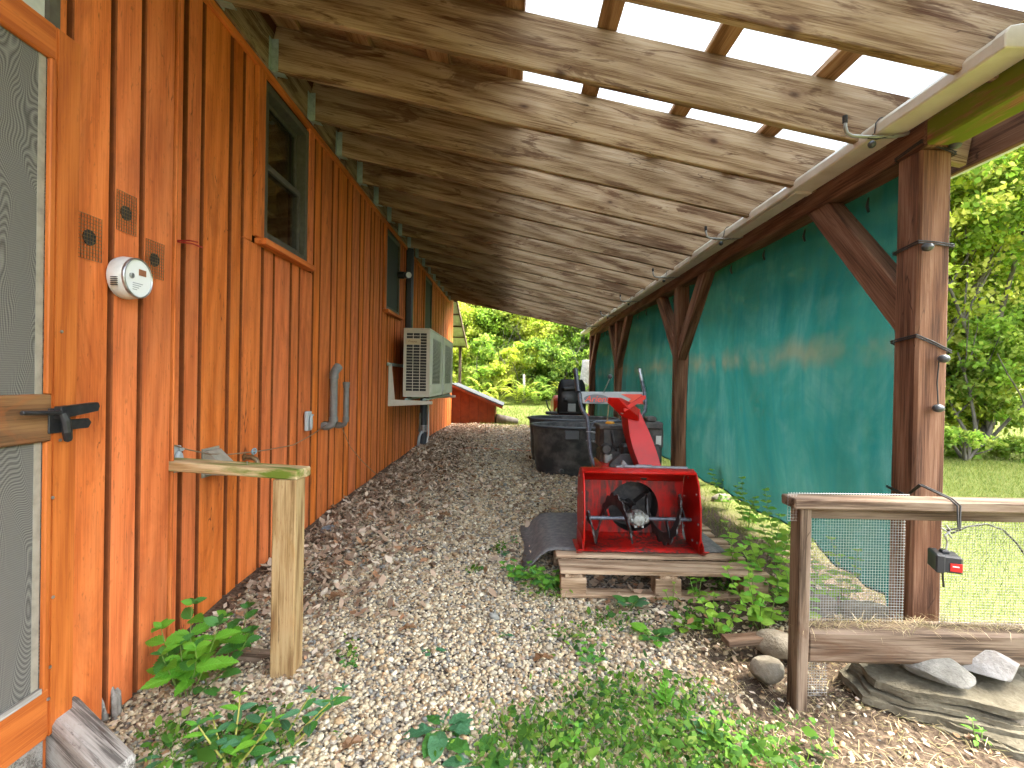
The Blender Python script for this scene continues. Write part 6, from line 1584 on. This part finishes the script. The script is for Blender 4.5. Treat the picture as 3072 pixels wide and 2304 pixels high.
def tree(label, x, y, h, rad, pal, n, lsz, seed, trunk=.12, name='tree', cat='tree', group='trees at the edge of the lawn', low=.25, stems=1):
    rs = random.Random(seed); g = gz(x, y)-.05; t = thing(name, label, cat, (x, y, g), group); m = MB(); tips = []
    for s in range(stems):
        a = rs.uniform(0, 6.28); lean = .12 if stems == 1 else .38
        limbs(m, Vector((x+(.0 if stems == 1 else rs.uniform(-.25,.25)), y+(.0 if stems == 1 else rs.uniform(-.25,.25)), g)), Vector((math.cos(a)*lean, math.sin(a)*lean, 1)).normalized(), h*.62, trunk*(1 if stems == 1 else rs.uniform(.5,.9)), 2, rs, tips)
    m.build('trunk', 'bark', t, smooth=True)
    cs = []
    for tp in tips:
        if tp.z-g < h*low*.8: continue
        k_ = rs.uniform(.36,.56)*rad; cs.append(((tp.x, tp.y, tp.z), (k_*1.1, k_*1.1, k_*.75)))
    for _ in range(4): cs.append(((x+rs.uniform(-.6,.6)*rad, y+rs.uniform(-.6,.6)*rad, g+h*rs.uniform(low+.12,.92)), (rad*.5, rad*.5, rad*.42)))
    crown(t, cs, n, lsz, pal, (x, y, g)); return t
def shrub(label, x, y, rad, h, pal, n, lsz, seed, group='shrubs on the far bank', name='shrub'):
    rs = random.Random(seed); g = gz(x, y)-.05; t = thing(name, label, 'shrub', (x, y, g), group); m = MB(); tips = []
    for s in range(5):
        a = s*1.26+rs.uniform(-.4,.4); limbs(m, Vector((x, y, g)), Vector((math.cos(a)*.6, math.sin(a)*.6, 1)).normalized(), h*.75, .035, 1, rs, tips)
    m.build('stems', 'bark', t, smooth=True)
    cs = [((x+rs.uniform(-.65,.65)*rad, y+rs.uniform(-.65,.65)*rad, g+h*rs.uniform(.15,.85)), (rad*.5, rad*.5, h*.24)) for _ in range(9)]
    crown(t, cs, n, lsz, pal, (x, y, g)); return t
def fern(label, x, y, n, ln, pal, seed):
    rs = np.random.default_rng(seed); g = gz(x, y); t = thing('fern', label, 'fern', (x, y, g), 'ferns along the bank'); P_, D_, U_, S_ = [], [], [], []
    for q in range(n):
        a = rs.uniform(0,6.28); L_ = ln*rs.uniform(.7,1.15); h = np.array([math.cos(a), math.sin(a), 0]); side = np.array([-h[1], h[0], 0]); e = rs.uniform(.8,1.2)
        for k_ in range(18):
            u = (k_+1)/18; p = np.array([x,y,g])+h*L_*u*.85+np.array([0,0,1])*L_*(1.55*e*u-1.0*u*u); sz = L_*.20*math.sin(math.pi*(.12+.85*u))
            for s in (-1, 1): P_.append(p); D_.append(side*s+h*.45+np.array([0,0,-.15])); U_.append([0,0,1]); S_.append(sz)
    P_, D_, U_, S_ = map(np.array, (P_, D_, U_, S_)); m = len(P_); pl = np.array(PAL[pal])
    fr = bulk('fronds', TL_V, TL_F, P_, rot_dir(D_, U_.astype(float)), np.stack([S_, S_*.55, S_],1), pl[rs.integers(0,len(pl),m)]*rs.uniform(.7,1.3,(m,1)), 'leaf_cloud', t, (x,y,g))
# far bank seen through the end of the lean-to
for q, (x, y, ln, pal, lab) in enumerate(((-2.6,22.3,1.1,'yellow','fern clump right behind the cellar entry lid'),(-1.5,22.6,1.2,'fresh','fern clump just right of the cellar lid'),(-.6,22.1,1.0,'yellow','pale fern at the lawn edge above the rotten log'),
        (.3,22.5,1.2,'yellow','tall pale fern at the far lawn edge, middle'),(1.1,22.2,1.1,'fresh','fern at the far lawn edge left of the mower seat'),(2.0,22.6,1.2,'mid','fern at the far lawn edge behind the mower seat'),
        (3.0,22.4,1.1,'fresh','fern at the far lawn edge behind the mower handle'),(4.0,22.8,1.2,'mid','fern behind the fourth post'),(-1.0,23.6,1.3,'yellow','second-row fern up the bank on the left'),(.8,23.7,1.3,'fresh','second-row fern up the bank in the middle'),(2.6,23.7,1.3,'yellow','second-row fern up the bank on the right'))):
    fern(lab, x, y, 16, ln, pal, 200+q)
shrub('yellow green shrub beyond the porch roof', -3.9, 24.6, 1.9, 3.0, 'yellow', 12000, .17, 1)
shrub('pale shrub on the bank above the cellar entry', -1.9, 25.2, 1.7, 2.6, 'fresh', 12000, .16, 2)
shrub('bushy shrub in the middle of the far bank', .3, 25.6, 1.7, 2.4, 'yellow', 12000, .16, 3)
shrub('mid green shrub on the bank above the mower seat', 2.3, 25.2, 1.7, 2.7, 'mid', 12000, .16, 4)
shrub('light shrub on the bank by the far post', 4.2, 24.8, 1.6, 2.6, 'fresh', 11000, .16, 5)
shrub('shrub on the bank hidden behind the far cloth', 6.4, 24.4, 1.9, 3.0, 'mid', 5000, .14, 6)
for q, (x, y, r_, h_, pl, lab) in enumerate(((-3.2,28.0,2.0,4.2,'yellow','high bank shrub behind the porch roof post'),(-.9,28.2,2.0,4.0,'fresh','high bank shrub above the cellar entry, upper row'),(1.4,28.4,2.0,4.2,'yellow','high bank shrub in the middle, upper row'),
        (3.6,27.9,2.0,4.2,'fresh','high bank shrub above the mower handle, upper row'),(5.6,27.6,2.0,4.2,'mid','high bank shrub behind the far post'))):
    shrub(lab, x, y, r_, h_, pl, 13000, .18, 500+q)
FT = 'trees on the wooded bank'
tree('tall yellow green tree over the porch roof', -4.2, 29.5, 8.5, 3.2, 'yellow', 22000, .22, 11, group=FT)
tree('yellow green maple at the left of the far opening', -1.2, 29.0, 6.8, 2.6, 'yellow', 22000, .21, 12, group=FT, low=.15)
tree('dark leafy tree in the middle of the far opening', 1.3, 31.5, 8.5, 2.9, 'mid', 22000, .22, 13, group=FT)
tree('green tree under the right end of the far rafter', 4.0, 29.5, 7.5, 2.7, 'fresh', 22000, .21, 14, group=FT, low=.15)
tree('dark tree behind the yellow maple', -2.6, 35.0, 10, 3.6, 'dark', 22000, .24, 15, group=FT)
tree('dark tree behind the middle of the far opening', 2.6, 36.0, 11, 3.8, 'dark', 22000, .24, 16, group=FT)
tree('tall tree behind the far shade cloth', 7.6, 30.0, 10, 3.4, 'mid', 4000, .28, 17, group=FT)
tree('tall dark tree behind the house end', -7.5, 31.0, 11, 3.8, 'dark', 4000, .3, 18, group=FT)
# gray stump and pale snags on the bank
t = MB().tube([(3.35,22.9,gz(3.35,22.9)-.1),(3.33,22.9,1.2),(3.38,22.95,1.75),(3.36,22.9,2.2)], [.32,.28,.25,.2], 12).build('tree_stump', 'twig_gray', smooth=True); tag(t, 'tall pale gray stump at the bank beside the far post', 'stump')
t = MB().tube([(.55,23.0,.1),(.56,23.0,.8),(.53,23.0,1.5)], [.07,.06,.05], 8).build('fence_stake', 'twig_gray', smooth=True); tag(t, 'weathered gray stake standing among the ferns', 'stake')
# right-hand shrubbery across the lawn
RT_ = 'shrubby trees across the lawn'
tree('multi-stemmed yellow green tree right of the big post', 7.3, 9.0, 6.8, 2.0, 'yellow', 40000, .10, 31, trunk=.075, group=RT_, stems=6, low=.28)
tree('leafy tree at the right edge across the lawn', 9.0, 9.6, 7.2, 2.2, 'fresh', 32000, .105, 32, trunk=.08, group=RT_, stems=4, low=.2)
tree('green tree behind the multi-stemmed one', 8.6, 12.2, 8.5, 2.6, 'mid', 20000, .14, 33, group=RT_, low=.12, stems=2)
tree('yellow tree just right of the big post, farther back', 6.9, 13.0, 7.5, 2.3, 'yellow', 22000, .14, 34, group=RT_, low=.12, stems=3)
tree('tree across the lawn hidden by the near cloth', 9.2, 16.5, 9, 3.0, 'mid', 5000, .2, 35, group=RT_)
tree('tree across the lawn hidden by the second cloth', 8.3, 21.5, 9, 3.0, 'fresh', 4500, .22, 36, group=RT_)
tree('tree beyond the right edge of the lawn', 11.4, 7.4, 8, 2.6, 'fresh', 7000, .15, 37, group=RT_, stems=2)
tree('dark tree at the back of the right-hand shrubs', 11.8, 13.0, 10, 3.2, 'dark', 11000, .16, 38, group=RT_)
for q, (x, y, lab) in enumerate(((6.2,8.3,'low leafy bush at the lawn edge beside the big post'),(7.2,8.0,'low leafy bush under the multi-stemmed tree'),(8.3,7.9,'low leafy bush at the right lawn edge'),(6.6,10.4,'low bush behind the first lawn bush'))):
    shrub(lab, x, y, .6, .55, 'fresh', 2600, .075, 300+q, 'low bushes at the lawn edge', 'low_bush')
US = 'understory shrubs across the lawn'
for q, (x, y, r_, h_, pl, lab) in enumerate(((6.55,9.6,.9,2.6,'yellow','yellow shrub close beside the big post, across the lawn'),(7.6,9.9,1.0,2.9,'yellow','yellow shrub behind the multi-stemmed trunks'),(8.5,9.2,1.0,2.6,'fresh','green shrub under the tree at the right edge'))):
    shrub(lab, x, y, r_, h_, pl, 9000, .09, 600+q, US, 'understory_shrub')
for q, (x, y, r_, h_, pl, lab) in enumerate(((7.9,10.6,1.5,3.4,'yellow','tall leafy understory behind the multi-stemmed tree'),(9.6,10.9,1.6,3.6,'fresh','tall leafy understory at the right edge'),(6.7,14.8,1.7,4.0,'fresh','understory shrub just right of the big post, far back'),
        (8.9,14.4,1.8,4.2,'mid','understory shrub behind the right-hand trees'),(11.2,10.2,1.6,3.6,'mid','understory shrub past the right edge'),(10.6,16.5,2.0,4.4,'mid','understory shrub far behind the right-hand trees'))):
    shrub(lab, x, y, r_, h_, pl, 11000, .11, 400+q, US, 'understory_shrub')
# woods that close the view
m = 34000; th = rng.uniform(-.75, 2.05, m); rr = rng.uniform(40,58,m); px__ = rr*np.sin(th); py__ = rr*np.cos(th)+4
zz = rng.uniform(0,1,m)**.8*15; hump = 1-.25*np.abs(np.sin(th*9)); P_ = np.stack([px__,py__,ground_z(px__,py__)*.6+zz*hump],1)
pal = np.array(PAL['dark']+PAL['mid']); C_ = pal[rng.integers(0,8,m)]*rng.uniform(.7,1.2,(m,1)); s = rng.uniform(.8,1.7,m)
nm = np.stack([rng.normal(0,.7,m), rng.normal(0,.7,m), rng.normal(.6,.5,m)],1)
o = bulk('distant_woods', TL_V, TL_F, P_, rot_from(nm, rng.uniform(0,6.28,m)), np.stack([s,s,s],1), C_, 'leaf_cloud'); tag(o, 'dark distant woods closing the view behind the trees', 'woods', kind='stuff')
